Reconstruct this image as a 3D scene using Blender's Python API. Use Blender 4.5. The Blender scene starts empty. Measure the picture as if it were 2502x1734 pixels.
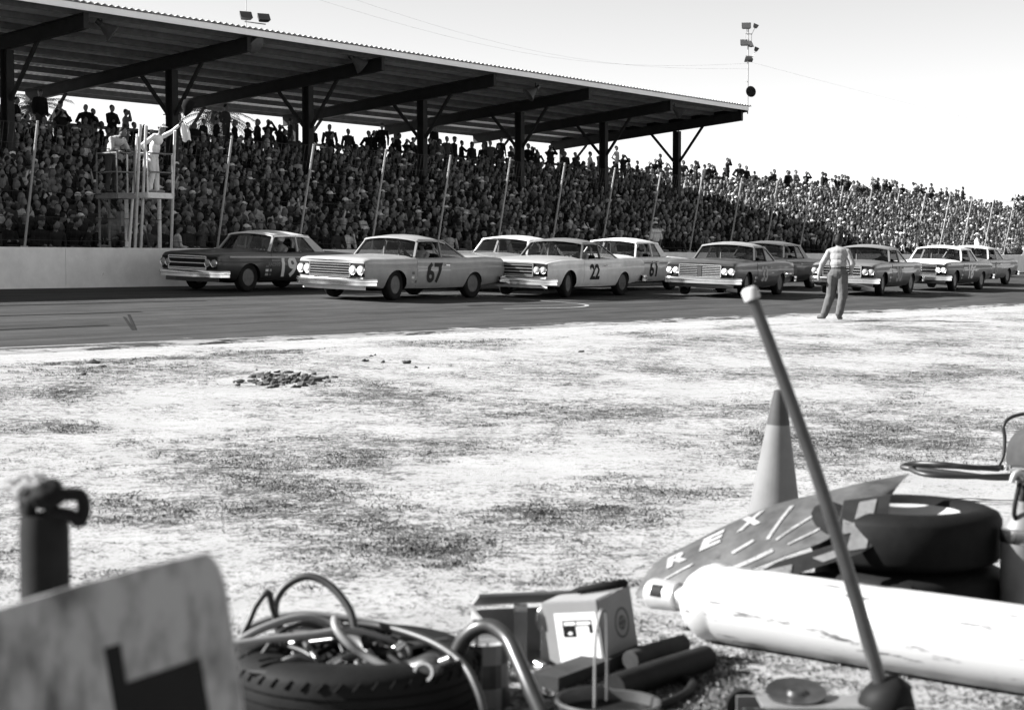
import bpy, bmesh, math, random
import numpy as np
from mathutils import Vector, Matrix, noise
from mathutils.kdtree import KDTree
random.seed(7)
R = math.radians
sc = bpy.context.scene
col = sc.collection

# ------------------------------------------------------------------ camera, sky, sun, exposure
FPX, CU, CV, HORIZON, CAMZ = 4200.0, 1251.0, 867.0, 637.0, 1.42
PITCH = math.atan((CV - HORIZON) / FPX)
cam_data = bpy.data.cameras.new('camera')
cam_data.sensor_width = 36.0
cam_data.lens = 36.0 * FPX / 2502.0
cam_data.clip_start = 0.05
cam_data.clip_end = 3000.0
cam_data.dof.use_dof = True
cam_data.dof.focus_distance = 38.0
cam_data.dof.aperture_fstop = 4.5
cam = bpy.data.objects.new('camera', cam_data)
cam.location = (0, 0, CAMZ)
cam.rotation_euler = (math.pi / 2 - PITCH, 0, 0)
col.objects.link(cam)
sc.camera = cam

SUN_EL = R(31.4)
SUN_AZ = R(180.0 - 2.0)                 # the sun stands to the left, a little behind the grandstand
SUN_VEC = Vector((math.cos(SUN_EL) * math.cos(SUN_AZ), math.cos(SUN_EL) * math.sin(SUN_AZ), math.sin(SUN_EL)))
world = bpy.data.worlds.new('World')
sc.world = world
world.use_nodes = True
wn = world.node_tree
wn.nodes.clear()
w_out = wn.nodes.new('ShaderNodeOutputWorld')
w_bg = wn.nodes.new('ShaderNodeBackground')
w_bw = wn.nodes.new('ShaderNodeRGBToBW')            # black-and-white film
w_sky = wn.nodes.new('ShaderNodeTexSky')
w_sky.sky_type = 'NISHITA'
w_sky.sun_disc = False
w_sky.sun_elevation = SUN_EL
w_sky.sun_rotation = R(90) - SUN_AZ
w_sky.air_density = 1.0
w_sky.dust_density = 0.0
w_sky.ozone_density = 1.0
w_bg.inputs['Strength'].default_value = 0.052
wn.links.new(w_sky.outputs[0], w_bw.inputs[0])
wn.links.new(w_bw.outputs[0], w_bg.inputs['Color'])
wn.links.new(w_bg.outputs[0], w_out.inputs['Surface'])

sun_data = bpy.data.lights.new('sun', 'SUN')
sun_data.energy = 5.0
sun_data.angle = R(0.55)
sun_data.color = (1.0, 0.995, 0.99)
sun = bpy.data.objects.new('sun', sun_data)
sun.rotation_euler = SUN_VEC.to_track_quat('Z', 'Y').to_euler()
sun.location = (-30, 0, 40)
col.objects.link(sun)

sc.view_settings.view_transform = 'Standard'
sc.view_settings.look = 'None'
sc.view_settings.gamma = 1.0
sc.view_settings.exposure = 1.9
sc.render.engine = 'CYCLES'
sc.cycles.use_denoising = True
sc.cycles.max_bounces = 6
sc.cycles.transparent_max_bounces = 12
sc.cycles.caustics_reflective = False
sc.cycles.caustics_refractive = False

# ------------------------------------------------------------------ helpers
def ray(u, v):
    x, zc = (u - CU) / FPX, -(v - CV) / FPX
    cp, sp = math.cos(PITCH), math.sin(PITCH)
    return Vector((x, cp + zc * sp, -sp + zc * cp))
def at(u, v, y):
    d = ray(u, v)
    k = y / d.y
    return Vector((d.x * k, y, CAMZ + d.z * k))
def at_z(u, v, z):
    d = ray(u, v)
    k = (z - CAMZ) / d.z
    return Vector((d.x * k, d.y * k, z))

TH = math.atan(2999.0 / FPX)
SN, CS = math.sin(TH), math.cos(TH)
D = Vector((SN, CS, 0))               # along the track, away from the camera
MD = Vector((CS, -SN, 0))             # across the track, towards the infield
def tq(t, q, z=0.0):
    return Vector((-CS * q + SN * t, SN * q + CS * t, z))
def t_at(u, q):
    k = (u - CU) / FPX
    return q * (CS + k * SN) / (SN - k * CS)
def to_tq(x, y):
    return (x * SN + y * CS, -(x * CS - y * SN))
QWALL = 32.6
def q_edge(t):
    return 18.4 - 0.08 * (min(max(t, -10), 75) - 14.4)
def track_z(t, q):
    qe = q_edge(t)
    s = min(max((q - qe) / (QWALL - qe), 0), 1)
    return 0.2 + 0.56 * (0.85 * s + 0.15 * (1 - (1 - s) ** 2))
def sstep(a, b, x):
    s = min(max((x - a) / (b - a), 0), 1)
    return s * s * (3 - 2 * s)
def base_z(t, q):
    qe = q_edge(t)
    if q < qe:
        return 0.19 * sstep(qe - 10, qe - 0.4, q)
    if q < QWALL + 0.6:
        return track_z(t, q) - 0.16 * sstep(qe + 0.02, qe + 0.5, q)
    return 0.60
def fbm(x, y, s, o=4, ofs=0.0):
    v, a, f = 0.0, 1.0, s
    for i in range(o):
        v += a * noise.noise(Vector((x * f + ofs, y * f - ofs, 3.1 * i + ofs)))
        a *= 0.55
        f *= 2.1
    return v
def grass_amount(x, y):
    t, q = to_tq(x, y)
    qe = q_edge(t)
    n = fbm(x, y * 0.75, 0.55, 4, 5.2) + 0.55 * fbm(x, y, 2.3, 3, 1.7)
    band = -0.40 * sstep(qe - 4.5, qe - 0.6, q)
    rut = 0.45 * math.exp(-((q - qe + 1.9 + 0.35 * noise.noise(Vector((t * .35, 0, 0)))) / 0.33) ** 2)
    patch = 0.30 * math.exp(-(((x - 2.0) / 1.6) ** 2 + ((y - 13.2) / 2.2) ** 2))
    patch += 0.22 * math.exp(-(((x + 1.0) / 1.2) ** 2 + ((y - 11.5) / 2.0) ** 2))
    return min(max(0.46 + 0.56 * n + band + rut + 0.5 * patch, 0), 1)

MATS = {}
def new_mat(name):
    m = bpy.data.materials.new(name)
    m.use_nodes = True
    return m, m.node_tree, m.node_tree.nodes['Principled BSDF']
def M(name, v, rough=0.7, metal=0.0, var=0.18, scale=9.0, bump=0.0, coat=0.0, objcol=False, spots=0.0, spot_v=0.1, spec=0.5):
    """grey procedural surface: noise-broken tone, optional darker wear spots, optional relief"""
    if name in MATS:
        return MATS[name]
    if metal < 0.5 and v < 0.6:
        v, spot_v = v * 0.68, spot_v * 0.68
        if rough > 0.54: spec = spec * 0.2
    m, nt, b = new_mat(name)
    L = nt.links
    tc = nt.nodes.new('ShaderNodeTexCoord')
    nz = nt.nodes.new('ShaderNodeTexNoise')
    nz.inputs['Scale'].default_value = scale
    nz.inputs['Detail'].default_value = 6.0
    nz.inputs['Roughness'].default_value = 0.65
    L.new(tc.outputs['Object'], nz.inputs['Vector'])
    mr = nt.nodes.new('ShaderNodeMapRange')
    mr.inputs['From Min'].default_value = 0.25
    mr.inputs['From Max'].default_value = 0.75
    mr.inputs['To Min'].default_value = 1 - var
    mr.inputs['To Max'].default_value = 1 + var
    L.new(nz.outputs['Fac'], mr.inputs['Value'])
    mul = nt.nodes.new('ShaderNodeMath')
    mul.operation = 'MULTIPLY'
    L.new(mr.outputs[0], mul.inputs[0])
    if objcol:
        oi = nt.nodes.new('ShaderNodeObjectInfo')
        bw = nt.nodes.new('ShaderNodeRGBToBW')
        L.new(oi.outputs['Color'], bw.inputs[0])
        L.new(bw.outputs[0], mul.inputs[1])
    else:
        mul.inputs[1].default_value = v
    cmb = nt.nodes.new('ShaderNodeCombineColor')
    src = mul.outputs[0]
    if spots > 0:
        n2 = nt.nodes.new('ShaderNodeTexNoise')
        n2.inputs['Scale'].default_value = scale * 2.3
        n2.inputs['Detail'].default_value = 8.0
        n2.inputs['Roughness'].default_value = 0.75
        L.new(tc.outputs['Object'], n2.inputs['Vector'])
        rp = nt.nodes.new('ShaderNodeMapRange')
        rp.inputs['From Min'].default_value = 0.70 - spots * 0.3
        rp.inputs['From Max'].default_value = 0.74 - spots * 0.3 + 0.03
        L.new(n2.outputs['Fac'], rp.inputs['Value'])
        mx = nt.nodes.new('ShaderNodeMix')
        mx.data_type = 'FLOAT'
        L.new(rp.outputs[0], mx.inputs[0])
        L.new(src, mx.inputs[2])
        mx.inputs[3].default_value = spot_v
        src = mx.outputs[0]
    for k in ('Red', 'Green', 'Blue'):
        L.new(src, cmb.inputs[k])
    L.new(cmb.outputs[0], b.inputs['Base Color'])
    b.inputs['Roughness'].default_value = rough
    b.inputs['Metallic'].default_value = metal
    b.inputs['Specular IOR Level'].default_value = spec
    if coat:
        b.inputs['Coat Weight'].default_value = coat
        b.inputs['Coat Roughness'].default_value = 0.08
    if bump:
        bp = nt.nodes.new('ShaderNodeBump')
        bp.inputs['Strength'].default_value = min(1.0, bump)
        bp.inputs['Distance'].default_value = 0.01
        L.new(nz.outputs['Fac'], bp.inputs['Height'])
        L.new(bp.outputs[0], b.inputs['Normal'])
    MATS[name] = m
    return m

class MB:
    """collects shapes into ONE mesh"""
    def __init__(s):
        s.v, s.f, s.m, s.mats, s.cur = [], [], [], [], 0
    def mat(s, m):
        if m not in s.mats:
            s.mats.append(m)
        s.cur = s.mats.index(m)
        return s
    def add(s, vs, fs):
        o = len(s.v)
        s.v.extend([tuple(p) for p in vs])
        s.f.extend([tuple(i + o for i in f) for f in fs])
        s.m.extend([s.cur] * len(fs))
    def box(s, c, size, rot=None):
        hx, hy, hz = size[0] / 2, size[1] / 2, size[2] / 2
        ps = [Vector((x, y, z)) for x in (-hx, hx) for y in (-hy, hy) for z in (-hz, hz)]
        if rot is not None:
            ps = [rot @ p for p in ps]
        c = Vector(c)
        s.add([p + c for p in ps], [(0, 1, 3, 2), (4, 6, 7, 5), (0, 4, 5, 1), (2, 3, 7, 6), (0, 2, 6, 4), (1, 5, 7, 3)])
    def bar(s, a, b, w, h, up=Vector((0, 0, 1))):
        a, b = Vector(a), Vector(b)
        x = (b - a).normalized()
        if abs(x.dot(up)) > 0.98:
            up = Vector((1, 0, 0))
        y = up.cross(x).normalized()
        z = x.cross(y)
        vs = []
        for p in (a, b):
            for sy, sz in ((-1, -1), (1, -1), (1, 1), (-1, 1)):
                vs.append(p + y * (sy * w / 2) + z * (sz * h / 2))
        s.add(vs, [(3, 2, 1, 0), (4, 5, 6, 7), (0, 1, 5, 4), (1, 2, 6, 5), (2, 3, 7, 6), (3, 0, 4, 7)])
    def tube(s, pts, r, n=8, caps=True, closed=False):
        pts = [Vector(p) for p in pts]
        k = len(pts)
        rs = r if isinstance(r, (list, tuple)) else [r] * k
        prev = None
        vs = []
        for i, p in enumerate(pts):
            if closed:
                tg = pts[(i + 1) % k] - pts[i - 1]
            else:
                tg = pts[min(i + 1, k - 1)] - pts[max(i - 1, 0)]
            tg.normalize()
            if prev is None:
                a = Vector((0, 0, 1)) if abs(tg.z) < 0.9 else Vector((1, 0, 0))
                n1 = tg.cross(a).normalized()
            else:
                n1 = (prev - tg * prev.dot(tg)).normalized()
            prev = n1
            n2 = tg.cross(n1)
            for j in range(n):
                a = 2 * math.pi * j / n
                vs.append(p + (n1 * math.cos(a) + n2 * math.sin(a)) * rs[i])
        fs = []
        for i in range(k if closed else k - 1):
            i2 = (i + 1) % k
            for j in range(n):
                fs.append((i * n + j, i * n + (j + 1) % n, i2 * n + (j + 1) % n, i2 * n + j))
        if caps and not closed:
            fs.append(tuple(range(n - 1, -1, -1)))
            fs.append(tuple(range((k - 1) * n, k * n)))
        s.add(vs, fs)
    def lathe(s, prof, n=24, mtx=None, closed=False):
        """prof: (radius, height) pairs turned about local z"""
        vs, fs = [], []
        k = len(prof)
        for r, z in prof:
            for j in range(n):
                a = 2 * math.pi * j / n
                vs.append(Vector((r * math.cos(a), r * math.sin(a), z)))
        for i in range(k if closed else k - 1):
            i2 = (i + 1) % k
            for j in range(n):
                fs.append((i * n + j, i * n + (j + 1) % n, i2 * n + (j + 1) % n, i2 * n + j))
        if not closed:
            if prof[0][0] > 1e-5:
                fs.append(tuple(range(n - 1, -1, -1)))
            if prof[-1][0] > 1e-5:
                fs.append(tuple(range((k - 1) * n, k * n)))
        if mtx is not None:
            vs = [mtx @ p for p in vs]
        s.add(vs, fs)
    def grid(s, rows, thick=None):
        """rows of points; optional thickness vector makes it a closed slab"""
        nr, nc = len(rows), len(rows[0])
        vs = [Vector(p) for r in rows for p in r]
        fs = [(i * nc + j, i * nc + j + 1, (i + 1) * nc + j + 1, (i + 1) * nc + j) for i in range(nr - 1) for j in range(nc - 1)]
        if thick is not None:
            o = len(vs)
            th = Vector(thick)
            vs += [p + th for p in vs]
            fs += [(o + i * nc + j, o + (i + 1) * nc + j, o + (i + 1) * nc + j + 1, o + i * nc + j + 1) for i in range(nr - 1) for j in range(nc - 1)]
            per = [j for j in range(nc)] + [i * nc + nc - 1 for i in range(1, nr)] + [(nr - 1) * nc + j for j in range(nc - 2, -1, -1)] + [i * nc for i in range(nr - 2, 0, -1)]
            for a, b in zip(per, per[1:] + per[:1]):
                fs.append((b, a, o + a, o + b))
        s.add(vs, fs)
    def ball(s, c, r, nu=10, nv=6, rot=None):
        rx, ry, rz = r if isinstance(r, (tuple, list)) else (r, r, r)
        vs, fs = [Vector((0, 0, rz))], []
        for i in range(1, nv):
            a = math.pi * i / nv
            for j in range(nu):
                b = 2 * math.pi * j / nu
                vs.append(Vector((rx * math.sin(a) * math.cos(b), ry * math.sin(a) * math.sin(b), rz * math.cos(a))))
        vs.append(Vector((0, 0, -rz)))
        for j in range(nu):
            fs.append((0, 1 + j, 1 + (j + 1) % nu))
            for i in range(nv - 2):
                a0, b0 = 1 + i * nu, 1 + (i + 1) * nu
                fs.append((a0 + j, b0 + j, b0 + (j + 1) % nu, a0 + (j + 1) % nu))
            e = 1 + (nv - 2) * nu
            fs.append((e + j, len(vs) - 1, e + (j + 1) % nu))
        c = Vector(c)
        s.add([((rot @ p) if rot is not None else p) + c for p in vs], fs)
    def mesh(s, name, smooth=None):
        me = bpy.data.meshes.new(name)
        me.from_pydata(s.v, [], s.f)
        for m in s.mats:
            me.materials.append(m)
        if s.m:
            me.polygons.foreach_set('material_index', s.m)
        if smooth is not None:
            me.polygons.foreach_set('use_smooth', [True] * len(s.f))
            if smooth < 180:
                me.set_sharp_from_angle(angle=R(smooth))
        me.update()
        return me
    def build(s, name, parent=None, smooth=None, loc=None):
        return link(name, s.mesh(name, smooth), parent, loc)

def link(name, me, parent=None, loc=None):
    o = bpy.data.objects.new(name, me)
    col.objects.link(o)
    if parent is not None:
        o.parent = parent
    if loc is not None:
        o.location = loc
    return o
def tag(o, label=None, cat=None, group=None, kind=None):
    if label: o['label'] = label
    if cat: o['category'] = cat
    if group: o['group'] = group
    if kind: o['kind'] = kind
    return o
def thing(name, label, cat, loc=(0, 0, 0), rotz=0.0, group=None):
    o = bpy.data.objects.new(name, None)
    o.empty_display_size = 0.2
    o.location = loc
    o.rotation_euler = (0, 0, rotz)
    col.objects.link(o)
    return tag(o, label, cat, group)
def one(mb, name, label, cat, group=None, smooth=None, loc=None):
    return tag(mb.build(name, None, smooth, loc), label, cat, group)
def text_mesh(txt, size, mat, bold=0.0, extrude=0.0):
    cu = bpy.data.curves.new('text', 'FONT')
    cu.body = txt
    cu.size = size
    cu.align_x = 'CENTER'
    cu.align_y = 'CENTER'
    cu.offset = bold
    cu.extrude = extrude
    cu.resolution_u = 3
    o = bpy.data.objects.new('text', cu)
    col.objects.link(o)
    bpy.context.view_layer.update()
    me = bpy.data.meshes.new_from_object(o.evaluated_get(bpy.context.evaluated_depsgraph_get()))
    bpy.data.objects.remove(o)
    bpy.data.curves.remove(cu)
    me.materials.clear()
    me.materials.append(mat)
    return me
def spline(pts, n=8, closed=False):
    """Catmull-Rom through points"""
    P = [Vector(p) for p in pts]
    out = []
    k = len(P)
    for i in range(k if closed else k - 1):
        if closed:
            a, b, c, d = P[i - 1], P[i], P[(i + 1) % k], P[(i + 2) % k]
        else:
            a, b, c, d = P[max(i - 1, 0)], P[i], P[i + 1], P[min(i + 2, k - 1)]
        for j in range(n):
            s = j / n
            out.append(0.5 * ((2 * b) + (c - a) * s + (2 * a - 5 * b + 4 * c - d) * s * s + (3 * b - a - 3 * c + d) * s ** 3))
    if not closed:
        out.append(P[-1])
    return out
def ordinal(n):
    w = ['zeroth', 'first', 'second', 'third', 'fourth', 'fifth', 'sixth', 'seventh', 'eighth', 'ninth', 'tenth', 'eleventh', 'twelfth']
    if n < len(w): return w[n]
    return '%d%s' % (n, 'th' if 10 <= n % 100 <= 20 else {1: 'st', 2: 'nd', 3: 'rd'}.get(n % 10, 'th'))

# ------------------------------------------------------------------ materials used in many places
CONC = M('concrete', 0.80, 0.85, var=0.16, scale=1.6, bump=0.3, spots=0.2, spot_v=0.5)
STEEL_DK = M('dark_painted_steel', 0.035, 0.55, var=0.25, scale=4)
STEEL_GR = M('galvanised_steel', 0.45, 0.45, metal=0.4, var=0.2, scale=12)
WHITE_P = M('white_paint', 0.78, 0.5, var=0.08, scale=6, spots=0.15, spot_v=0.45)
WOOD = M('grey_weathered_wood', 0.18, 0.85, var=0.3, scale=14, bump=0.2)
BLACK = M('black_paint', 0.012, 0.6, var=0.3)
RUBBER = M('black_rubber', 0.018, 0.65, var=0.35, scale=16, bump=0.15)
CHROME = M('chrome', 0.75, 0.16, metal=1.0, var=0.06, scale=5)
DKMETAL = M('dark_oiled_metal', 0.10, 0.35, metal=0.8, var=0.35, scale=18)
GLASSY = None
# ------------------------------------------------------------------ the ground: one sheet, fine near the camera
def coords(lo, hi, segs):
    out = []
    for a, b, st in segs:
        n = max(1, int(round((b - a) / st)))
        out += [a + (b - a) * i / n for i in range(n)]
    return [lo] + out + [segs[-1][1], hi]
ts = coords(-900, 2200, [(-300, -60, 40), (-60, -8, 4), (-8, 0, 0.5), (0, 15, 0.13), (15, 50, 0.32), (50, 100, 2.0), (100, 400, 25)])
qs_in = [-900, -300, -100, -50, -25, -14, -10, -8, -7] + [-6.6 + 0.13 * i for i in range(0, 84)] + [4.4 + 0.25 * i for i in range(0, 42)]
qrel = [-2.6 + 0.11 * i for i in range(24)]
verts, cols_ = [], []
nq = None
for t in ts:
    qe = q_edge(t)
    row = [q for q in qs_in if q < qe - 2.7]
    while len(row) < len([q for q in qs_in if q < 18.4 + 0.08 * 25 - 2.7]):
        row.append((row[-1] + qe - 2.6) / 2)
    row = row + [qe + r for r in qrel] + [qe + 0.06, qe + 0.5, (qe + QWALL) / 2, QWALL, QWALL + 0.6, QWALL + 0.8, 60, 120, 300, 1600]
    if nq is None: nq = len(row)
    for q in row:
        p = tq(t, q)
        z = base_z(t, q)
        g = 0.5
        if q < qe and -20 < t < 110 and q > -12:
            g = grass_amount(p.x, p.y)
            z += 0.012 * fbm(p.x, p.y, 1.1, 3, 9.0) + 0.006 * fbm(p.x, p.y, 5.0, 2, 2.0) + 0.008 * g
            rel = qe - q
            if 1.2 < rel < 2.7: z -= 0.02 * g
        verts.append((p.x, p.y, z))
        cols_.append(g)
nt_ = len(ts)
faces = [(i * nq + j, i * nq + j + 1, (i + 1) * nq + j + 1, (i + 1) * nq + j) for i in range(nt_ - 1) for j in range(nq - 1)]
me = bpy.data.meshes.new('ground')
me.from_pydata(verts, [], faces)
me.polygons.foreach_set('use_smooth', [True] * len(faces))
att = me.attributes.new('grass', 'FLOAT', 'POINT')
att.data.foreach_set('value', cols_)
me.update()

def ground_material():
    m, nt, b = new_mat('sandy_infield')
    L = nt.links
    N = nt.nodes.new
    tc = N('ShaderNodeTexCoord')
    at_ = N('ShaderNodeAttribute'); at_.attribute_name = 'grass'
    def nz(scale, detail=6, rough=0.7):
        n = N('ShaderNodeTexNoise')
        n.inputs['Scale'].default_value = scale
        n.inputs['Detail'].default_value = detail
        n.inputs['Roughness'].default_value = rough
        L.new(tc.outputs['Object'], n.inputs['Vector'])
        return n
    def mth(op, a, b_=None, v=None):
        n = N('ShaderNodeMath'); n.operation = op
        L.new(a, n.inputs[0])
        if b_ is not None: L.new(b_, n.inputs[1])
        if v is not None: n.inputs[1].default_value = v
        return n.outputs[0]
    def rng(a, f0, f1, t0, t1):
        n = N('ShaderNodeMapRange')
        for k, v in zip(('From Min', 'From Max', 'To Min', 'To Max'), (f0, f1, t0, t1)):
            n.inputs[k].default_value = v
        L.new(a, n.inputs['Value'])
        return n.outputs[0]
    n1, n2, n3, n4 = nz(4.5), nz(13, 8, 0.78), nz(48, 6, 0.8), nz(1.3, 4)
    k = mth('ADD', at_.outputs['Fac'], rng(n1.outputs['Fac'], 0.3, 0.7, -0.42, 0.42))
    k = mth('ADD', k, rng(n2.outputs['Fac'], 0.3, 0.7, -0.85, 0.85))
    k = mth('ADD', k, rng(n3.outputs['Fac'], 0.3, 0.7, -0.8, 0.8))
    mask = rng(k, 0.40, 0.86, 0.0, 1.0)
    sand = rng(n4.outputs['Fac'], 0.3, 0.7, 0.28, 0.36)
    sand = mth('MULTIPLY', sand, rng(n3.outputs['Fac'], 0.3, 0.75, 1.06, 0.86))
    turf = rng(n2.outputs['Fac'], 0.3, 0.7, 0.028, 0.085)
    mx = N('ShaderNodeMix'); mx.data_type = 'FLOAT'
    L.new(mask, mx.inputs[0]); L.new(sand, mx.inputs[2]); L.new(turf, mx.inputs[3])
    cc = N('ShaderNodeCombineColor')
    for c in ('Red', 'Green', 'Blue'): L.new(mx.outputs[0], cc.inputs[c])
    L.new(cc.outputs[0], b.inputs['Base Color'])
    b.inputs['Roughness'].default_value = 0.95
    b.inputs['Specular IOR Level'].default_value = 0.15
    h = mth('ADD', mth('MULTIPLY', n2.outputs['Fac'], v=0.7), mth('MULTIPLY', n3.outputs['Fac'], v=0.5))
    bp = N('ShaderNodeBump'); bp.inputs['Strength'].default_value = 0.75; bp.inputs['Distance'].default_value = 0.03
    L.new(h, bp.inputs['Height']); L.new(bp.outputs[0], b.inputs['Normal'])
    return m
me.materials.append(ground_material())
tag(link('ground', me), kind='structure')

# ------------------------------------------------------------------ the banked asphalt track with its painted lines
def asphalt_material():
    m, nt, b = new_mat('asphalt')
    L = nt.links
    N = nt.nodes.new
    tc = N('ShaderNodeTexCoord')
    mp = N('ShaderNodeMapping')
    mp.inputs['Rotation'].default_value = (0, 0, -(math.pi / 2 - TH))
    L.new(tc.outputs['Object'], mp.inputs['Vector'])
    def nz(sx, sy, detail=5, rough=0.6):
        s = N('ShaderNodeMapping'); s.inputs['Scale'].default_value = (sx, sy, 1)
        L.new(mp.outputs[0], s.inputs['Vector'])
        n = N('ShaderNodeTexNoise'); n.inputs['Scale'].default_value = 1.0
        n.inputs['Detail'].default_value = detail; n.inputs['Roughness'].default_value = rough
        L.new(s.outputs[0], n.inputs['Vector'])
        return n.outputs['Fac']
    def rng(a, f0, f1, t0, t1):
        n = N('ShaderNodeMapRange')
        for k, v in zip(('From Min', 'From Max', 'To Min', 'To Max'), (f0, f1, t0, t1)):
            n.inputs[k].default_value = v
        L.new(a, n.inputs['Value'])
        return n.outputs[0]
    def mul(a, c):
        n = N('ShaderNodeMath'); n.operation = 'MULTIPLY'
        L.new(a, n.inputs[0]); L.new(c, n.inputs[1])
        return n.outputs[0]
    v = rng(nz(0.10, 1.6, 6), 0.3, 0.7, 0.030, 0.058)             # long worn lanes
    v = mul(v, rng(nz(0.22, 3.4, 5), 0.38, 0.50, 0.62, 1.0))      # rubber streaks
    v = mul(v, rng(nz(0.8, 1.4, 7, 0.7), 0.3, 0.7, 0.7, 1.25))
    v = mul(v, rng(nz(40, 40, 3, 0.8), 0.3, 0.7, 0.8, 1.2))
    # sand drifted over the inner edge
    ed = N('ShaderNodeAttribute'); ed.attribute_name = 'edge'
    nn = N('ShaderNodeMath'); nn.operation = 'SUBTRACT'
    L.new(rng(nz(1.1, 2.2, 8, 0.75), 0.3, 0.7, -0.55, 1.25), nn.inputs[0]); L.new(ed.outputs['Fac'], nn.inputs[1])
    mx = N('ShaderNodeMix'); mx.data_type = 'FLOAT'
    L.new(rng(nn.outputs[0], -0.10, 0.22, 0.0, 0.93), mx.inputs[0]); L.new(v, mx.inputs[2]); mx.inputs[3].default_value = 0.27
    v = mx.outputs[0]
    cc = N('ShaderNodeCombineColor')
    for c in ('Red', 'Green', 'Blue'): L.new(v, cc.inputs[c])
    L.new(cc.outputs[0], b.inputs['Base Color'])
    b.inputs['Roughness'].default_value = 0.85
    b.inputs['Specular IOR Level'].default_value = 0.12
    bp = N('ShaderNodeBump'); bp.inputs['Strength'].default_value = 0.3; bp.inputs['Distance'].default_value = 0.008
    L.new(nz(60, 60, 3), bp.inputs['Height']); L.new(bp.outputs[0], b.inputs['Normal'])
    return m
ASPH = asphalt_material()
mb = MB().mat(ASPH)
rows = []
edge_d = []
tl = [-120, -80, -50, -30, -20, -10] + [-6 + 0.4 * i for i in range(250)] + [96, 110, 130, 160, 200, 260, 340]
for t in tl:
    qe = q_edge(t) + 0.16 * noise.noise(Vector((t * 0.9, 1.3, 0))) + 0.09 * noise.noise(Vector((t * 3.1, 4.3, 0)))
    ds = [0, .12, .3, .5, .75, 1.0, 1.3, 1.8] + [2.5 + (QWALL + 0.1 - qe - 2.5) * s / 12 for s in range(13)]
    rows.append([tq(t, qe + s, track_z(t, qe + s) + (0.012 if s else -0.03)) for s in ds])
    edge_d += ds
mb.grid(rows)
track = tag(mb.build('track', None, 60), kind='structure')
ea = track.data.attributes.new('edge', 'FLOAT', 'POINT')
ea.data.foreach_set('value', edge_d)
def on_track(t, q, lift=0.016):
    return tq(t, q, track_z(t, q) + lift)
LINE = M('worn_line_paint', 0.36, 0.8, var=0.3, scale=6, spots=0.35, spot_v=0.12)
def ribbon(path, w, lift, mat, name, parent=track):
    m_ = MB().mat(mat)
    ra, rb = [], []
    for i, (t, q) in enumerate(path):
        a = Vector(path[max(i - 1, 0)]); b = Vector(path[min(i + 1, len(path) - 1)])
        d_ = (b - a).normalized()
        ra.append(on_track(t - d_.y * w / 2, q + d_.x * w / 2, lift))
        rb.append(on_track(t + d_.y * w / 2, q - d_.x * w / 2, lift))
    m_.grid([ra, rb])
    return m_.build(name, parent)
ribbon([(t * 0.5, q_edge(t * 0.5) + 0.75 - 0.5 * sstep(12, 27, t * .5)) for t in range(-40, 54)], 0.10, 0.017, LINE, 'painted_line')
def track_pt(u, v):
    q = 25.0
    for _ in range(30):
        z = track_z(t_at(u, q), q) + 0.015
        p = at_z(u, v, z)
        q = to_tq(p.x, p.y)[1]
    return to_tq(p.x, p.y)
loop = [track_pt(u, v) for u, v in ((1130, 729), (1200, 732), (1270, 735), (1330, 738), (1390, 741), (1420, 743.5), (1434, 746), (1430, 749), (1405, 751.5), (1360, 753), (1300, 754), (1230, 755))]
loop = [(p.x, p.y) for p in spline([Vector((a, b, 0)) for a, b in loop], 6)]
ribbon(loop, 0.10, 0.020, LINE, 'painted_line')
SKID = M('tyre_rubber_marks', 0.022, 0.9, var=0.4, scale=3)
for (u0, v0, u1, v1) in ((303, 780, 324, 806), (314, 776, 330, 806)):
    a, b = track_pt(u0, v0), track_pt(u1, v1)
    ribbon([(a[0] + (b[0] - a[0]) * i / 6, a[1] + (b[1] - a[1]) * i / 6) for i in range(7)], 0.045, 0.019, SKID, 'skid_mark')
for (t0, q0, t1, q1) in ((12, 27.2, 26, 26.6), (16, 24.4, 22, 24.2), (30, 22.6, 52, 21.4), (44, 20.9, 60, 20.2), (8, 22.0, 19, 21.7)):
    a, b = (t0, q0), (t1, q1)
    ribbon([(a[0] + (b[0] - a[0]) * i / 12, a[1] + (b[1] - a[1]) * i / 12 + 0.08 * math.sin(i * .5)) for i in range(13)], 0.13, 0.018, SKID, 'skid_mark')

# ------------------------------------------------------------------ retaining wall along the far side
wall = thing('retaining_wall', 'long pale concrete retaining wall between the track and the crowd', 'wall', tq(40, QWALL))
WTOP = 1.74
def rel(o, p):
    return Vector(p) - o.location
seg = 6.1
for i in range(-8, 22):
    t0, t1 = 25.4 + 1.9 + (i - 1) * seg, 25.4 + 1.9 + i * seg - 0.012
    m_ = MB().mat(CONC)
    ringv = [(0.0, 0.30), (0.0, 0.98), (0.04, 1.0), (0.24, 1.0), (0.28, 0.98), (0.30, 0.30)]
    vs = []
    for t in (t0, t1):
        for dq, f in ringv:
            z = 0.3 if f < 0.5 else WTOP - (1.0 - f)
            vs.append(rel(wall, tq(t, QWALL + dq, z)))
    n = len(ringv)
    m_.add(vs, [(j, (j + 1) % n, n + (j + 1) % n, n + j) for j in range(n)] + [tuple(range(n))[::-1], tuple(range(n, 2 * n))])
    m_.build('wall_panel', wall)

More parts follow.
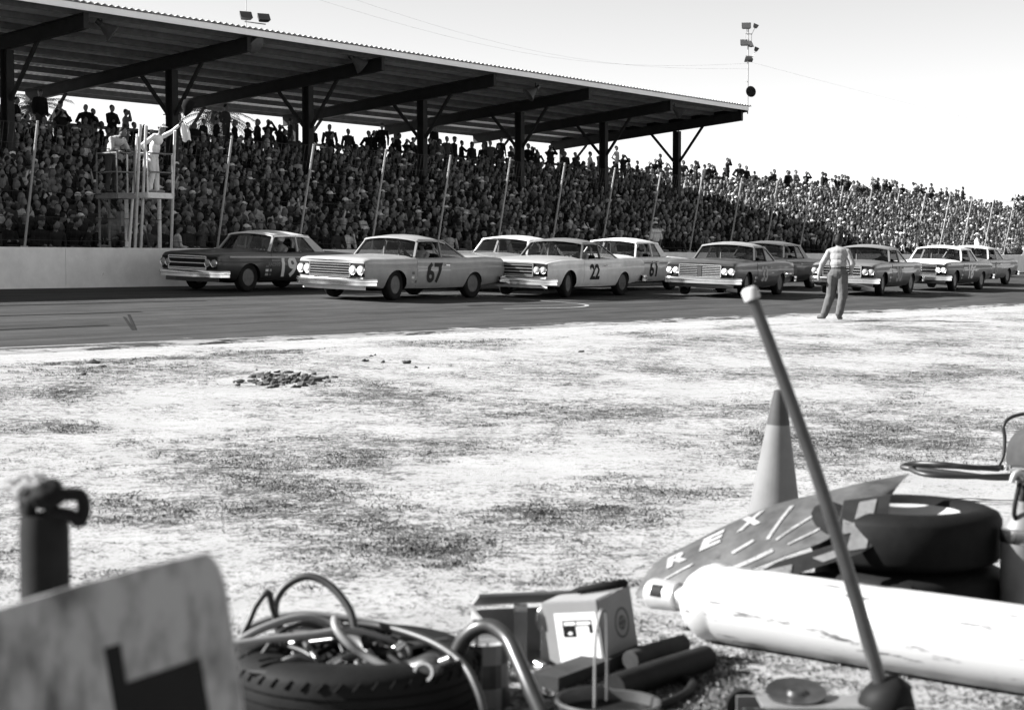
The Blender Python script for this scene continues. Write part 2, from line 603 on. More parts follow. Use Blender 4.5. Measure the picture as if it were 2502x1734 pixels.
# ------------------------------------------------------------------ catch fence leaning over the track
fence = thing('catch_fence', 'tall catch fence of leaning pale posts and wire on the wall', 'fence', tq(40, QWALL, WTOP))
POST = M('aluminium_paint', 0.42, 0.5, metal=0.25, var=0.15)
WIRE = M('fence_wire', 0.05, 0.9, var=0.1)
PF = 39.5
post_t = []
for k in range(-7, 26):
    Y = FPX * PF * (2.410e-4 + k * 0.1535e-4)
    qtop = QWALL - 0.46
    t = (Y - SN * qtop) / CS
    post_t.append(t)
    m_ = MB().mat(POST)
    j = random.uniform(-0.04, 0.04)
    a, b = tq(t, QWALL + 0.12, WTOP - 0.05), tq(t + j, QWALL - 0.46, 4.68 + random.uniform(-.06, .06))
    m_.tube([rel(fence, a), rel(fence, b)], 0.031, 8)
    m_.box(rel(fence, tq(t, QWALL + 0.12, WTOP + 0.012)), (0.14, 0.14, 0.03))
    m_.build('post', fence)
def fpt(t, s):
    return rel(fence, tq(t, QWALL + 0.12 - 0.58 * s, WTOP + (4.62 - WTOP) * s))
for i, s in enumerate((0.06, 0.25, 0.45, 0.64, 0.83, 0.99)):
    m_ = MB().mat(WIRE)
    pts = []
    for a, b in zip(post_t, post_t[1:]):
        for f in (0, 0.5):
            p = fpt(a + (b - a) * f, s)
            pts.append(p - Vector((0, 0, 0.02 if f else 0)))
    pts.append(fpt(post_t[-1], s))
    m_.tube(pts, 0.008, 4)
    m_.build('cable', fence)
m_ = MB().mat(WIRE)
def strand(a, b, r=0.0017):
    a, b = Vector(a), Vector(b)
    x = (b - a).normalized()
    y = x.orthogonal().normalized() * r
    z = x.cross(y)
    vs = [a + y, a - y * 0.5 + z * 0.87, a - y * 0.5 - z * 0.87, b + y, b - y * 0.5 + z * 0.87, b - y * 0.5 - z * 0.87]
    m_.add(vs, [(0, 1, 4, 3), (1, 2, 5, 4), (2, 0, 3, 5)])
t = post_t[0]
while t < post_t[-1]:
    strand(fpt(t, 0.02), fpt(t, 0.99))
    t += 0.155
for i in range(19):
    strand(fpt(post_t[0], 0.02 + i * 0.0538), fpt(post_t[-1], 0.02 + i * 0.0538))
tag(m_.build('wire_mesh', fence), kind='stuff')

# ------------------------------------------------------------------ covered grandstand and the open stand beyond it
ROOF_DK = M('corrugated_roof_sheet', 0.62, 0.6, metal=0.1, var=0.2, scale=2)
BEAMM = M('dark_painted_steel_frame', 0.03, 0.6, var=0.3, scale=3)
PURL = M('dark_purlin_paint', 0.14, 0.65, var=0.3, scale=3)
FASC = M('white_fascia_paint', 0.88, 0.5, var=0.06, scale=2)
stand = thing('grandstand', 'long covered grandstand with a corrugated roof on dark steel columns', 'grandstand', tq(50, 42.8, 0.6))
QF, QR, QC = 39.07, 50.3, 42.8
T_END = 74.15
T_BEG = -14.0
def roof_z(q):
    return 8.80 + (7.70 - 8.80) * (q - QF) / (QR - QF)
m_ = MB().mat(ROOF_DK)
pitch = 0.26
nst = int((T_END + 0.25 - T_BEG) / (pitch / 4))
rows = []
for q in (QF - 0.14, 43, 47, QR + 0.2):
    rows.append([rel(stand, tq(T_BEG + i * pitch / 4, q, roof_z(q) + 0.03 + 0.028 * math.sin(i * math.pi / 2))) for i in range(nst + 1)])
m_.grid(rows, thick=(0, 0, 0.012))
m_.build('roof_sheet', stand, 60)
m_ = MB().mat(FASC)
m_.bar(rel(stand, tq(T_BEG, QF - 0.06, roof_z(QF) - 0.10)), rel(stand, tq(T_END, QF - 0.06, roof_z(QF) - 0.10)), 0.05, 0.19)
m_.build('fascia', stand)
m_ = MB().mat(PURL)
m_.bar(rel(stand, tq(T_BEG, QR + 0.12, roof_z(QR) - 0.12)), rel(stand, tq(T_END, QR + 0.12, roof_z(QR) - 0.12)), 0.05, 0.2)
m_.build('rear_fascia', stand)
m_ = MB().mat(BEAMM)
m_.bar(rel(stand, tq(T_END + 0.02, QF - 0.02, roof_z(QF) - 0.13)), rel(stand, tq(T_END + 0.02, QR + 0.1, roof_z(QR) - 0.13)), 0.05, 0.26)
m_.build('end_board', stand)
for i in range(9):
    q = QF + 0.55 + i * 1.27
    m_ = MB().mat(PURL)
    z = roof_z(q) - 0.10
    m_.bar(rel(stand, tq(T_BEG, q, z)), rel(stand, tq(T_END, q, z)), 0.07, 0.19)
    m_.build('purlin', stand)
LETTER = M('letter_paint', 0.6, 0.7)
BAY = 6.7
letters = {0: 'C', 1: 'C', 2: 'C', 3: 'D', 4: 'D'}
for k in range(-6, 7):
    t = 33.7 + k * BAY
    m_ = MB().mat(BEAMM)
    for dz, w, h in ((-0.215, 0.19, 0.035), (-0.42, 0.03, 0.44), (-0.645, 0.19, 0.035)):
        m_.bar(rel(stand, tq(t, QF + 0.16, roof_z(QF + .16) + dz)), rel(stand, tq(t, QR, roof_z(QR) + dz * 0.92)), w, h)
    q0 = QF + 0.16
    m_.bar(rel(stand, tq(t, q0 - 0.012, roof_z(q0) - 0.195)), rel(stand, tq(t, q0 - 0.012, roof_z(q0) - 0.665)), 0.19, 0.022, up=MD)
    m_.build('beam', stand)
    zb, ztop = 0.6, roof_z(QC) - 0.665
    m_ = MB().mat(BEAMM)
    m_.box(rel(stand, tq(t, QC, (zb + ztop) / 2)), (0.27, 0.035, ztop - zb), Matrix.Rotation(-TH, 3, 'Z'))
    for sgn in (-1, 1):
        m_.box(rel(stand, tq(t, QC + sgn * 0.15, (zb + ztop) / 2)), (0.03, 0.27, ztop - zb), Matrix.Rotation(-TH, 3, 'Z'))
    co = m_.build('column', stand)
    if k in letters:
        me_ = text_mesh(letters[k], 0.42, LETTER, 0.012)
        lo = link('letter', me_, co)
        q_ = QC - 0.17
        zl = 4.55 if k < 3 else 4.2
        lo.matrix_local = Matrix.Translation(rel(stand, tq(t, q_, zl))) @ Matrix.Rotation(math.pi / 2 - TH, 4, 'Z') @ Matrix.Rotation(math.pi / 2, 4, 'X')
    for sgn in (-1, 1):
        m_ = MB().mat(BEAMM)
        q2 = QC + sgn * 1.45
        m_.bar(rel(stand, tq(t, QC + sgn * 0.15, ztop - 1.5)), rel(stand, tq(t, q2, roof_z(q2) - 0.62)), 0.09, 0.11)
        m_.build('brace', stand)
    zr = roof_z(49.6) - 0.62
    m_ = MB().mat(BEAMM)
    m_.bar(rel(stand, tq(t, 49.6, 0.6)), rel(stand, tq(t, 49.6, zr)), 0.2, 0.2, up=MD)
    m_.build('rear_column', stand)
    m_ = MB().mat(BEAMM)
    m_.bar(rel(stand, tq(t, 49.5, zr - 1.3)), rel(stand, tq(t, 48.1, roof_z(48.1) - 0.62)), 0.08, 0.1)
    m_.build('brace', stand)

NROW, TREAD, RISE = 21, 0.625, 0.1976
Q1, Z1 = 35.0, 1.2
def row_qz(r):
    return Q1 + r * TREAD, Z1 + r * RISE
def tiers(root, t0, t1):
    for r in range(NROW):
        q, z = row_qz(r)
        m_ = MB().mat(WOOD)
        m_.bar(rel(root, tq(t0, q + 0.12, z + 0.40)), rel(root, tq(t1, q + 0.12, z + 0.40)), 0.27, 0.045)
        m_.build('bench', root)
        m_ = MB().mat(WOOD)
        m_.bar(rel(root, tq(t0, q - 0.10, z - 0.03)), rel(root, tq(t1, q - 0.10, z - 0.03)), 0.52, 0.05)
        m_.bar(rel(root, tq(t0, q - 0.375, z - 0.13)), rel(root, tq(t1, q - 0.375, z - 0.13)), 0.03, 0.19)
        m_.build('tread', root)
    q, z = row_qz(NROW - 1)
    t = t0 + 0.4
    while t < t1:
        m_ = MB().mat(WOOD)
        m_.bar(rel(root, tq(t, q + 0.62, 0.6)), rel(root, tq(t, q + 0.62, z + 1.12)), 0.09, 0.09, up=MD)
        m_.build('rail_post', root)
        t += 2.9
    for dz in (1.05, 0.55):
        m_ = MB().mat(WOOD)
        m_.bar(rel(root, tq(t0, q + 0.55, z + dz)), rel(root, tq(t1, q + 0.55, z + dz)), 0.04, 0.10)
        m_.build('back_rail', root)
    # timber carrying the tiers
    t = t0 + 0.5
    while t < t1:
        m_ = MB().mat(WOOD)
        a, b = row_qz(0), row_qz(NROW - 1)
        m_.bar(rel(root, tq(t, a[0] - 0.4, a[1] - 0.42)), rel(root, tq(t, b[0] + 0.4, b[1] - 0.2)), 0.12, 0.28)
        for f in (0.08, 0.5, 0.9):
            q_ = a[0] + (b[0] - a[0]) * f
            m_.bar(rel(root, tq(t, q_, 0.55)), rel(root, tq(t, q_, a[1] + (b[1] - a[1]) * f - 0.35)), 0.12, 0.12, up=MD)
        m_.build('stringer', root)
        t += 3.35
    m_ = MB().mat(WOOD)
    m_.bar(rel(root, tq(t0, 33.7, 1.12)), rel(root, tq(t1, 33.7, 1.12)), 1.5, 0.06)
    for i in range(int((t1 - t0) / 3.35)):
        m_.bar(rel(root, tq(t0 + 1 + i * 3.35, 33.9, 0.55)), rel(root, tq(t0 + 1 + i * 3.35, 33.9, 1.09)), 0.1, 0.1, up=MD)
    m_.build('walkway', root)
tiers(stand, T_BEG, 75.2)
open_stand = thing('open_grandstand', 'open sunlit grandstand continuing beyond the end of the roof', 'grandstand', tq(100, 42, 0.6))
T_FAR = 126.0
tiers(open_stand, 75.35, T_FAR)
# ------------------------------------------------------------------ people
SKIN = M('skin', 0.21, 0.55, var=0.08, scale=12)
HAIR = M('dark_hair', 0.02, 0.6, var=0.3, scale=40)
CLOTH = M('shirt_cloth', 0.3, 0.85, var=0.12, scale=14, objcol=True)
SKIN_V = 0.19
PANTS = M('dark_trousers', 0.06, 0.85, var=0.25, scale=14)
SHOE = M('dark_shoes', 0.03, 0.5)
EYE = M('dark_eyes', 0.02, 0.3)

def cap(a, ra, b, rb, m): return ('c', Vector(a), ra, Vector(b), rb, m)
def ell(c, r, m, rot=None): return ('e', Vector(c), r, m, rot)

def prims_mesh(prims, seg=6, nv=5):
    mb = MB()
    for p in prims:
        if p[0] == 'c':
            _, a, ra, b, rb, m = p
            mb.mat(m)
            d = (b - a).normalized()
            mb.tube([a - d * ra * 0.8, a - d * ra * 0.25, b + d * rb * 0.25, b + d * rb * 0.8], [ra * 0.5, ra * 0.97, rb * 0.97, rb * 0.5], seg)
        else:
            _, c, r, m, rot = p
            mb.mat(m)
            mb.ball(c, r, seg + 2, nv, rot)
    return mb

def prim_dist(p, x):
    if p[0] == 'c':
        _, a, ra, b, rb, m = p
        d = b - a
        s = min(max((x - a).dot(d) / max(d.length_squared, 1e-9), 0), 1)
        return (x - (a + d * s)).length - (ra + (rb - ra) * s)
    _, c, r, m, rot = p
    y = x - c
    if rot is not None:
        y = rot.inverted() @ y
    k = Vector((y.x / r[0], y.y / r[1], y.z / r[2])).length
    return (k - 1) * min(r)

def figure_mesh(name, prims, voxel=0.012, smooth_it=4, folds=0.0, fold_top=1.42):
    """one continuous skin over all the primitives (voxel union), tones assigned by the nearest primitive"""
    mb = prims_mesh(prims, 12, 9)
    me = mb.mesh(name + '_raw')
    o = link('raw', me)
    md = o.modifiers.new('remesh', 'REMESH')
    md.mode = 'VOXEL'
    md.voxel_size = voxel
    if smooth_it:
        ms = o.modifiers.new('smooth', 'SMOOTH')
        ms.factor = 0.5
        ms.iterations = smooth_it
    bpy.context.view_layer.update()
    out = bpy.data.meshes.new_from_object(o.evaluated_get(bpy.context.evaluated_depsgraph_get()))
    bpy.data.objects.remove(o)
    out.name = name
    if folds:
        vn = [v.normal.copy() for v in out.vertices]
        for v, n_ in zip(out.vertices, vn):
            if v.co.z < fold_top and v.co.z > 0.10:
                q = Vector((v.co.x * 8 + v.co.z * 2, v.co.y * 8, v.co.z * 5 + v.co.x * 5))
                k_ = abs(noise.noise(q)) * 1.6 - 0.4 + 0.5 * noise.noise(q * 2.1)
                v.co += n_ * folds * k_
        out.update()
    out.materials.clear()
    mats = []
    for p in prims:
        m = p[5] if p[0] == 'c' else p[3]
        if m not in mats: mats.append(m)
    for m in mats: out.materials.append(m)
    boxes = []
    for p in prims:
        if p[0] == 'c':
            c, rad = (p[1] + p[3]) / 2, (p[3] - p[1]).length / 2 + max(p[2], p[4])
        else:
            c, rad = p[1], max(p[2])
        boxes.append((c, rad, mats.index(p[5] if p[0] == 'c' else p[3])))
    idx = []
    for pl in out.polygons:
        x = pl.center
        best, bi = 9, 0
        for p, (c, rad, mi) in zip(prims, boxes):
            if (x - c).length - rad > best: continue
            dd = prim_dist(p, x)
            if dd < best: best, bi = dd, mi
        idx.append(bi)
    out.polygons.foreach_set('material_index', idx)
    out.polygons.foreach_set('use_smooth', [True] * len(idx))
    out.update()
    return out

def head_prims(c, yaw=0.0, pitch=0.0, hat=None, hair=HAIR, detail=True, long_hair=False, skin=SKIN):
    """head facing local +x, centre c"""
    Rm = Matrix.Rotation(yaw, 3, 'Z') @ Matrix.Rotation(pitch, 3, 'Y')
    c = Vector(c)
    P = lambda x, y, z: c + Rm @ Vector((x, y, z))
    out = [ell(c, (0.098, 0.080, 0.118), skin, Rm), ell(P(0.025, 0, -0.055), (0.068, 0.058, 0.062), skin, Rm),
           ell(P(-0.030, 0, 0.038), (0.086, 0.083, 0.094), hair, Rm)]
    if long_hair:
        out.append(ell(P(-0.05, 0, -0.06), (0.07, 0.095, 0.12), hair, Rm))
    if detail:
        out += [cap(P(0.094, 0, 0.005), 0.010, P(0.112, 0, -0.028), 0.014, skin),
                ell(P(0.0, 0.08, -0.015), (0.022, 0.012, 0.032), skin, Rm), ell(P(0.0, -0.08, -0.015), (0.022, 0.012, 0.032), skin, Rm),
                ell(P(0.088, 0.032, 0.012), (0.010, 0.017, 0.009), EYE, Rm), ell(P(0.088, -0.032, 0.012), (0.010, 0.017, 0.009), EYE, Rm),
                ell(P(0.090, 0, -0.062), (0.010, 0.026, 0.006), EYE, Rm)]
    if hat is not None:
        out += [ell(P(-0.01, 0, 0.075), (0.108, 0.092, 0.072), hat, Rm), ell(P(0.06, 0, 0.055), (0.13, 0.085, 0.014), hat, Rm)]
    return out

def seated(lean=0.0, yaw=0.0, arms='lap', hat=None, hair=HAIR, bare=False, detail=True, legs=True, long_hair=False, skirt=False, wide=1.0):
    S = CLOTH
    x = lambda z: math.tan(lean) * z
    out = [ell((0.0, 0, 0.10), (0.15, 0.18 * wide, 0.13), PANTS), ell((x(.3), 0, 0.28), (0.125 * wide, 0.165 * wide, 0.20), S),
           ell((x(.46), 0, 0.45), (0.115, 0.195 * wide, 0.13), S), cap((x(.5), 0, 0.52), 0.058, (x(.6) + 0.01, 0, 0.64), 0.052, SKIN)]
    out += head_prims((x(.72) + 0.03, 0, 0.735), yaw, random.uniform(-.1, .2), hat, hair, detail, long_hair)
    fore = SKIN if bare else S
    for sg in (-1, 1):
        sh = Vector((x(.5), sg * 0.205 * wide, 0.49))
        if arms == 'lap':
            el, ha = Vector((0.07 + x(.2), sg * 0.255, 0.21)), Vector((0.30, sg * 0.10, 0.18))
        elif arms == 'chin' and sg > 0:
            el, ha = Vector((0.24, sg * 0.20, 0.20)), Vector((0.17 + x(.6), sg * 0.05, 0.60))
        elif arms == 'fold':
            el, ha = Vector((0.10, sg * 0.24, 0.24)), Vector((0.20, -sg * 0.08, 0.28))
        elif arms == 'eyes':
            el, ha = Vector((0.20, sg * 0.26, 0.48)), Vector((0.15 + x(.7), sg * 0.07, 0.74))
        else:
            el, ha = Vector((0.02, sg * 0.27, 0.22)), Vector((0.20, sg * 0.22, 0.14))
        out += [cap(sh, 0.062, el, 0.050, S), cap(el, 0.046, ha, 0.036, fore), ell(ha + (ha - el).normalized() * 0.05, (0.045, 0.035, 0.035), SKIN)]
        if legs:
            kn = Vector((0.42, sg * 0.12, 0.085))
            out += [cap((0.02, sg * 0.10, 0.09), 0.095, kn, 0.068, PANTS), cap(kn, 0.062, (0.40, sg * 0.12, -0.32), 0.045, SKIN if skirt else PANTS),
                    cap((0.40, sg * 0.12, -0.375), 0.040, (0.52, sg * 0.13, -0.385), 0.034, SHOE)]
        else:
            out += [cap((0.02, sg * 0.10, 0.09), 0.095, (0.40, sg * 0.12, 0.085), 0.068, PANTS)]
    return out

def standing(yaw=0.0, arms='down', hat=None, hair=HAIR, jacket=True, detail=True, spread=0.10, lean=0.0, long_hair=False):
    S = CLOTH
    x = lambda z: math.tan(lean) * (z - 0.9)
    out = [ell((0, 0, 0.93), (0.125, 0.165, 0.14), PANTS), ell((x(1.12), 0, 1.12), (0.135, 0.18, 0.22), S),
           ell((x(1.32), 0, 1.32), (0.13, 0.215, 0.15), S), cap((x(1.4), -0.13, 1.41), 0.06, (x(1.4), 0.13, 1.41), 0.06, S), cap((x(1.4), 0, 1.40), 0.058, (x(1.5) + 0.01, 0, 1.52), 0.05, SKIN)]
    if jacket:
        out.append(ell((x(1.0), 0, 0.96), (0.155, 0.205, 0.19), S))
    out += head_prims((x(1.6) + 0.025, 0, 1.61), yaw, 0.05, hat, hair, detail, long_hair)
    for sg in (-1, 1):
        sh = Vector((x(1.38), sg * 0.205, 1.38))
        if arms == 'down':
            el, ha = Vector((-0.02, sg * 0.27, 1.10)), Vector((0.05, sg * 0.26, 0.86))
        elif arms == 'hips':
            el, ha = Vector((-0.06, sg * 0.36, 1.14)), Vector((0.03, sg * 0.19, 1.02))
        elif arms == 'fold':
            el, ha = Vector((0.08, sg * 0.27, 1.12)), Vector((0.18, -sg * 0.08, 1.16))
        elif arms == 'eyes':
            el, ha = Vector((0.18, sg * 0.24, 1.34)), Vector((0.14, sg * 0.07, 1.60))
        else:
            el, ha = (Vector((-0.02, sg * 0.27, 1.10)), Vector((0.10, sg * 0.24, 0.88))) if sg > 0 else (Vector((0.16, sg * 0.3, 1.22)), Vector((0.30, sg * 0.16, 1.30)))
        out += [cap(sh, 0.074, el, 0.062, S), cap(el, 0.056, ha, 0.046 if jacket else 0.036, S if jacket else SKIN), ell(ha + (ha - el).normalized() * 0.05, (0.045, 0.04, 0.05), SKIN)]
        kn = Vector((0.02, sg * spread, 0.50))
        out += [cap((0, sg * 0.085, 0.88), 0.11, kn, 0.085, PANTS), cap(kn, 0.08, (0, sg * (spread + 0.02), 0.10), 0.068, PANTS),
                cap((0.0, sg * (spread + 0.02), 0.045), 0.045, (0.15, sg * (spread + 0.03), 0.035), 0.034, SHOE)]
    return out

LHAT = M('pale_hat', 0.6, 0.8)
DHAT = M('dark_cap', 0.05, 0.8)
FAIR = M('fair_hair', 0.16, 0.6, var=0.3, scale=40)
seat_specs = [dict(hair=FAIR), dict(lean=0.12, arms='chin'), dict(yaw=0.5, arms='fold'), dict(yaw=-0.5, bare=True), dict(lean=0.30, arms='side', yaw=0.9), dict(arms='eyes', yaw=0.3),
              dict(hat=LHAT, yaw=0.2, lean=-0.08), dict(hair=FAIR, long_hair=True, skirt=True, bare=True), dict(long_hair=True, arms='fold', skirt=True, yaw=-0.2), dict(hat=DHAT, lean=0.1, wide=1.12), dict(wide=1.15, arms='fold', yaw=-0.8), dict(bare=True, lean=0.05, yaw=0.7)]
stand_specs = [dict(), dict(arms='hips', yaw=0.4), dict(arms='fold'), dict(arms='eyes', yaw=-0.2), dict(arms='point', yaw=0.5), dict(hat=DHAT, yaw=-0.4), dict(jacket=False, arms='hips'), dict(long_hair=True, hair=FAIR)]
random.seed(3)
seat_meshes = [figure_mesh('seated_person', seated(**s), 0.026, 2) for s in seat_specs]
stand_meshes = [figure_mesh('standing_person', standing(**s), 0.026, 2) for s in stand_specs]

TONES = [(0.008, 'black jacket'), (0.013, 'dark jacket'), (0.02, 'dark sweater'), (0.036, 'grey jacket'), (0.06, 'grey shirt'), (0.13, 'light grey shirt'), (0.42, 'white shirt')]
TW = [20, 19, 15, 14, 12, 11, 9]

crowd = []                                # every seat that is taken: (t, q, z, facing, tone index, spec, stands)
ANG = math.atan2(MD.y, MD.x)
random.seed(11)
for r in range(NROW):
    q, z = row_qz(r)
    t = 25.0 + random.uniform(0, .4)
    while t < T_FAR - 0.8:
        t += random.uniform(0.42, 0.53)
        if random.random() < 0.10: continue
        if 74.9 < t < 75.7: continue
        if any(abs(t - (33.7 + k * BAY)) < 0.38 for k in range(7)) and abs(q + 0.1 - QC) < 0.6: continue
        p = tq(t, q)
        u = CU + FPX * p.x / p.y
        if u < -60 or u > 2560: continue
        stand_ = (r == NROW - 1 and random.random() < 0.55) or (r in (NROW - 2, NROW - 3) and random.random() < 0.10)
        if t > T_FAR - 8 and r > 16 and random.random() < 0.4: continue
        crowd.append((t + random.uniform(-.03, .03), q, z, random.gauss(0.0, 0.45) + 0.15, random.choices(range(7), TW)[0], random.randrange(12), stand_))
# people standing on the top bench, seen against the sky
top_u = [105, 205, 222, 268, 432, 522, 556, 566, 598, 622, 648, 676, 712, 757, 797, 842, 892, 905, 935, 950, 965, 985, 1000, 1040, 1062, 1082, 1100, 1118, 1170, 1208, 1224, 1238, 1280, 1290, 1302, 1334, 1504, 1512, 1525, 1546, 1576, 1590, 1611, 1636, 1678, 1688, 1710, 1758, 1775, 1796, 1812, 1832]
q, z = row_qz(NROW - 1)
for i, u in enumerate(top_u):
    t = t_at(u, q + 0.12)
    crowd = [c for c in crowd if not (abs(c[1] - q) < 0.1 and abs(c[0] - t) < 0.42)]
    crowd.append((t, q + 0.12 if i % 6 == 0 else q - 0.12, z + (0.425 if i % 6 == 0 else 0.0), random.gauss(0.1, 0.5), random.choices(range(7), [30, 25, 20, 10, 6, 4, 4])[0], random.randrange(12), True))
crowd.sort(key=lambda c: c[1] * SN + c[0] * CS - (14 if c[6] and c[0] < 76 else 0))
inview = [c for c in crowd if -5 < CU + FPX * tq(c[0], c[1]).x / tq(c[0], c[1]).y < 2502]
chosen = set(id(c) for c in inview[:300])
persons = [c for c in crowd if id(c) in chosen]
others = [c for c in crowd if id(c) not in chosen]
row_count = {}
persons.sort(key=lambda c: c[0])
n_st = 0
for c in persons:
    t, q, z, f, ti, sp, st = c
    r = int(round((q - Q1) / TREAD))
    tone, word = TONES[ti]
    me_ = (stand_meshes[sp % len(stand_meshes)] if st else seat_meshes[sp])
    o = link('person', me_)
    o.location = tq(t, q if st else q + 0.10, z + 0.005 if st else z + 0.425)
    o.rotation_euler = (0, 0, ANG + f)
    s_ = random.uniform(0.90, 1.08)
    o.scale = (s_, s_, s_)
    k_ = tone * random.uniform(0.8, 1.2)
    o.color = (k_, k_, k_, 1)
    if st:
        n_st += 1
        lab = 'spectator in %s standing on top tier, %s from the left against the sky' % (word, ordinal(n_st))
    else:
        row_count[r] = row_count.get(r, 0) + 1
        lab = 'seated spectator in %s, %s row up, %s seat from the left edge' % (word, ordinal(r + 1), ordinal(row_count[r]))
    tag(o, lab, 'person', 'standing spectators on the top tier' if st else 'seated spectators in the covered stand')

# the rest of the crowd reads as one mass
def low_arrays(spec, st):
    spec = dict(spec)
    pr = standing(detail=False, **spec) if st else seated(detail=False, legs=False, **spec)
    mb = MB()
    nb_ = 0
    for p in pr:                                   # fewer faces for people a few pixels tall
        if p[0] == 'c':
            if p[4] < 0.04 and not st: pass
            mb.mat(p[5])
            d_ = (p[3] - p[1]).normalized()
            mb.tube([p[1] - d_ * p[2] * 0.6, p[3] + d_ * p[4] * 0.6], [p[2] * 0.92, p[4] * 0.92], 4, caps=True)
        else:
            r_ = p[2]
            if max(r_) < 0.05: continue
            mb.mat(p[3])
            hd = max(r_) < 0.15
            mb.ball(p[1], r_, 7 if hd else 6, 5 if hd else 4, p[4])
    tone = []
    V = np.array([tuple(v) for v in mb.v], dtype=np.float32)
    name = [mb.mats[i].name for i in mb.m]
    vn = [''] * len(V)
    for f, n_ in zip(mb.f, name):
        for i in f: vn[i] = n_
    tris = []
    for f in mb.f:
        for k in range(1, len(f) - 1): tris.append((f[0], f[k], f[k + 1]))
    return V, np.array(tris, dtype=np.int32), vn
low_seat = [low_arrays(s, False) for s in seat_specs]
low_stand = [low_arrays(s, True) for s in stand_specs]
base_tone = {'skin': 0.19, 'dark_hair': 0.02, 'pale_hat': 0.6, 'dark_cap': 0.05, 'fair_hair': 0.16, 'dark_trousers': 0.05, 'dark_shoes': 0.03, 'dark_eyes': 0.02}
Vs, Ts, Cs, off = [], [], [], 0
for c in others:
    t, q, z, f, ti, sp, st = c
    V, T, vn = low_stand[sp % len(low_stand)] if st else low_seat[sp]
    a = ANG + f
    ca, sa = math.cos(a), math.sin(a)
    s_ = random.uniform(0.86, 1.10)
    p = tq(t, q if st else q + 0.10, z if st else z + 0.425)
    W = np.empty_like(V)
    W[:, 0] = (V[:, 0] * ca - V[:, 1] * sa) * s_ + p.x
    W[:, 1] = (V[:, 0] * sa + V[:, 1] * ca) * s_ + p.y
    W[:, 2] = V[:, 2] * s_ + p.z
    k_ = TONES[ti][0] * random.uniform(0.8, 1.25)
    pk = random.choice((0.012, 0.02, 0.04, 0.09))
    sk = random.uniform(0.08, 0.25)
    Cs.append(np.array([k_ if n_ == 'shirt_cloth' else (pk if n_ == 'dark_trousers' else (sk if n_ == 'skin' else base_tone[n_])) for n_ in vn], dtype=np.float32))
    Vs.append(W); Ts.append(T + off); off += len(V)
V = np.concatenate(Vs); T = np.concatenate(Ts); C = np.concatenate(Cs)
me = bpy.data.meshes.new('spectator_crowd')
me.vertices.add(len(V)); me.vertices.foreach_set('co', V.ravel())
me.loops.add(T.size); me.loops.foreach_set('vertex_index', T.ravel())
me.polygons.add(len(T)); me.polygons.foreach_set('loop_start', np.arange(0, T.size, 3, dtype=np.int32))
me.update(calc_edges=True)
me.validate()
me.polygons.foreach_set('use_smooth', [True] * len(me.polygons))
a_ = me.attributes.new('tone', 'FLOAT', 'POINT')
a_.data.foreach_set('value', C)
m, nt, b = new_mat('crowd_clothes_and_skin')
an = nt.nodes.new('ShaderNodeAttribute'); an.attribute_name = 'tone'
cc = nt.nodes.new('ShaderNodeCombineColor')
for k in ('Red', 'Green', 'Blue'): nt.links.new(an.outputs['Fac'], cc.inputs[k])
nt.links.new(cc.outputs[0], b.inputs['Base Color'])
b.inputs['Roughness'].default_value = 0.8
b.inputs['Specular IOR Level'].default_value = 0.05
me.materials.append(m)
tag(link('spectator_crowd', me), 'dense mass of spectators filling the far rows of both stands', 'crowd', kind='stuff')
# ------------------------------------------------------------------ stock cars
def glass_material(name, tint, refl_rough=0.03):
    m = bpy.data.materials.new(name)
    m.use_nodes = True
    nt = m.node_tree
    nt.nodes.clear()
    N = nt.nodes.new
    o = N('ShaderNodeOutputMaterial'); tr = N('ShaderNodeBsdfTransparent'); gl = N('ShaderNodeBsdfGlossy')
    mx = N('ShaderNodeMixShader'); fr = N('ShaderNodeFresnel'); nz = N('ShaderNodeTexNoise'); ad = N('ShaderNodeMath'); mr = N('ShaderNodeMapRange')
    fr.inputs['IOR'].default_value = 1.5
    nz.inputs['Scale'].default_value = 3.0
    mr.inputs['From Min'].default_value = 0.35; mr.inputs['From Max'].default_value = 0.8
    mr.inputs['To Min'].default_value = 0.0; mr.inputs['To Max'].default_value = 0.03
    ad.operation = 'ADD'
    tr.inputs['Color'].default_value = (tint, tint, tint, 1)
    gl.inputs['Roughness'].default_value = refl_rough
    nt.links.new(nz.outputs['Fac'], mr.inputs['Value'])
    nt.links.new(fr.outputs[0], ad.inputs[0]); nt.links.new(mr.outputs[0], ad.inputs[1])
    nt.links.new(ad.outputs[0], mx.inputs[0]); nt.links.new(tr.outputs[0], mx.inputs[1]); nt.links.new(gl.outputs[0], mx.inputs[2])
    nt.links.new(mx.outputs[0], o.inputs['Surface'])
    return m
GLASS = glass_material('car_glass', 0.5)
INTER = M('dark_car_interior', 0.02, 0.85, var=0.3)
UNDER = M('black_underbody', 0.008, 0.9)
RIM = M('painted_steel_wheel', 0.15, 0.5, metal=0.3, var=0.3, scale=10)
CHRO = M('bumper_chrome', 0.72, 0.14, metal=1.0, var=0.1, scale=6)
LENS = M('headlight_lens', 0.85, 0.25, var=0.05, coat=0.5)
GRILLE_DK = M('grille_shadow_paint', 0.02, 0.7)
ROLLB = M('pale_roll_cage_paint', 0.6, 0.5)
TYRE = M('racing_tyre_rubber', 0.02, 0.75, var=0.3, scale=14)

def lerp(a, b, s): return a + (b - a) * s
def interp(tab, x):
    """tab: rows sorted by falling x"""
    if x >= tab[0][0]: return tab[0][1:]
    for a, b in zip(tab, tab[1:]):
        if b[0] <= x <= a[0]:
            s = (a[0] - x) / max(a[0] - b[0], 1e-9)
            return [lerp(p, q_, s) for p, q_ in zip(a[1:], b[1:])]
    return tab[-1][1:]

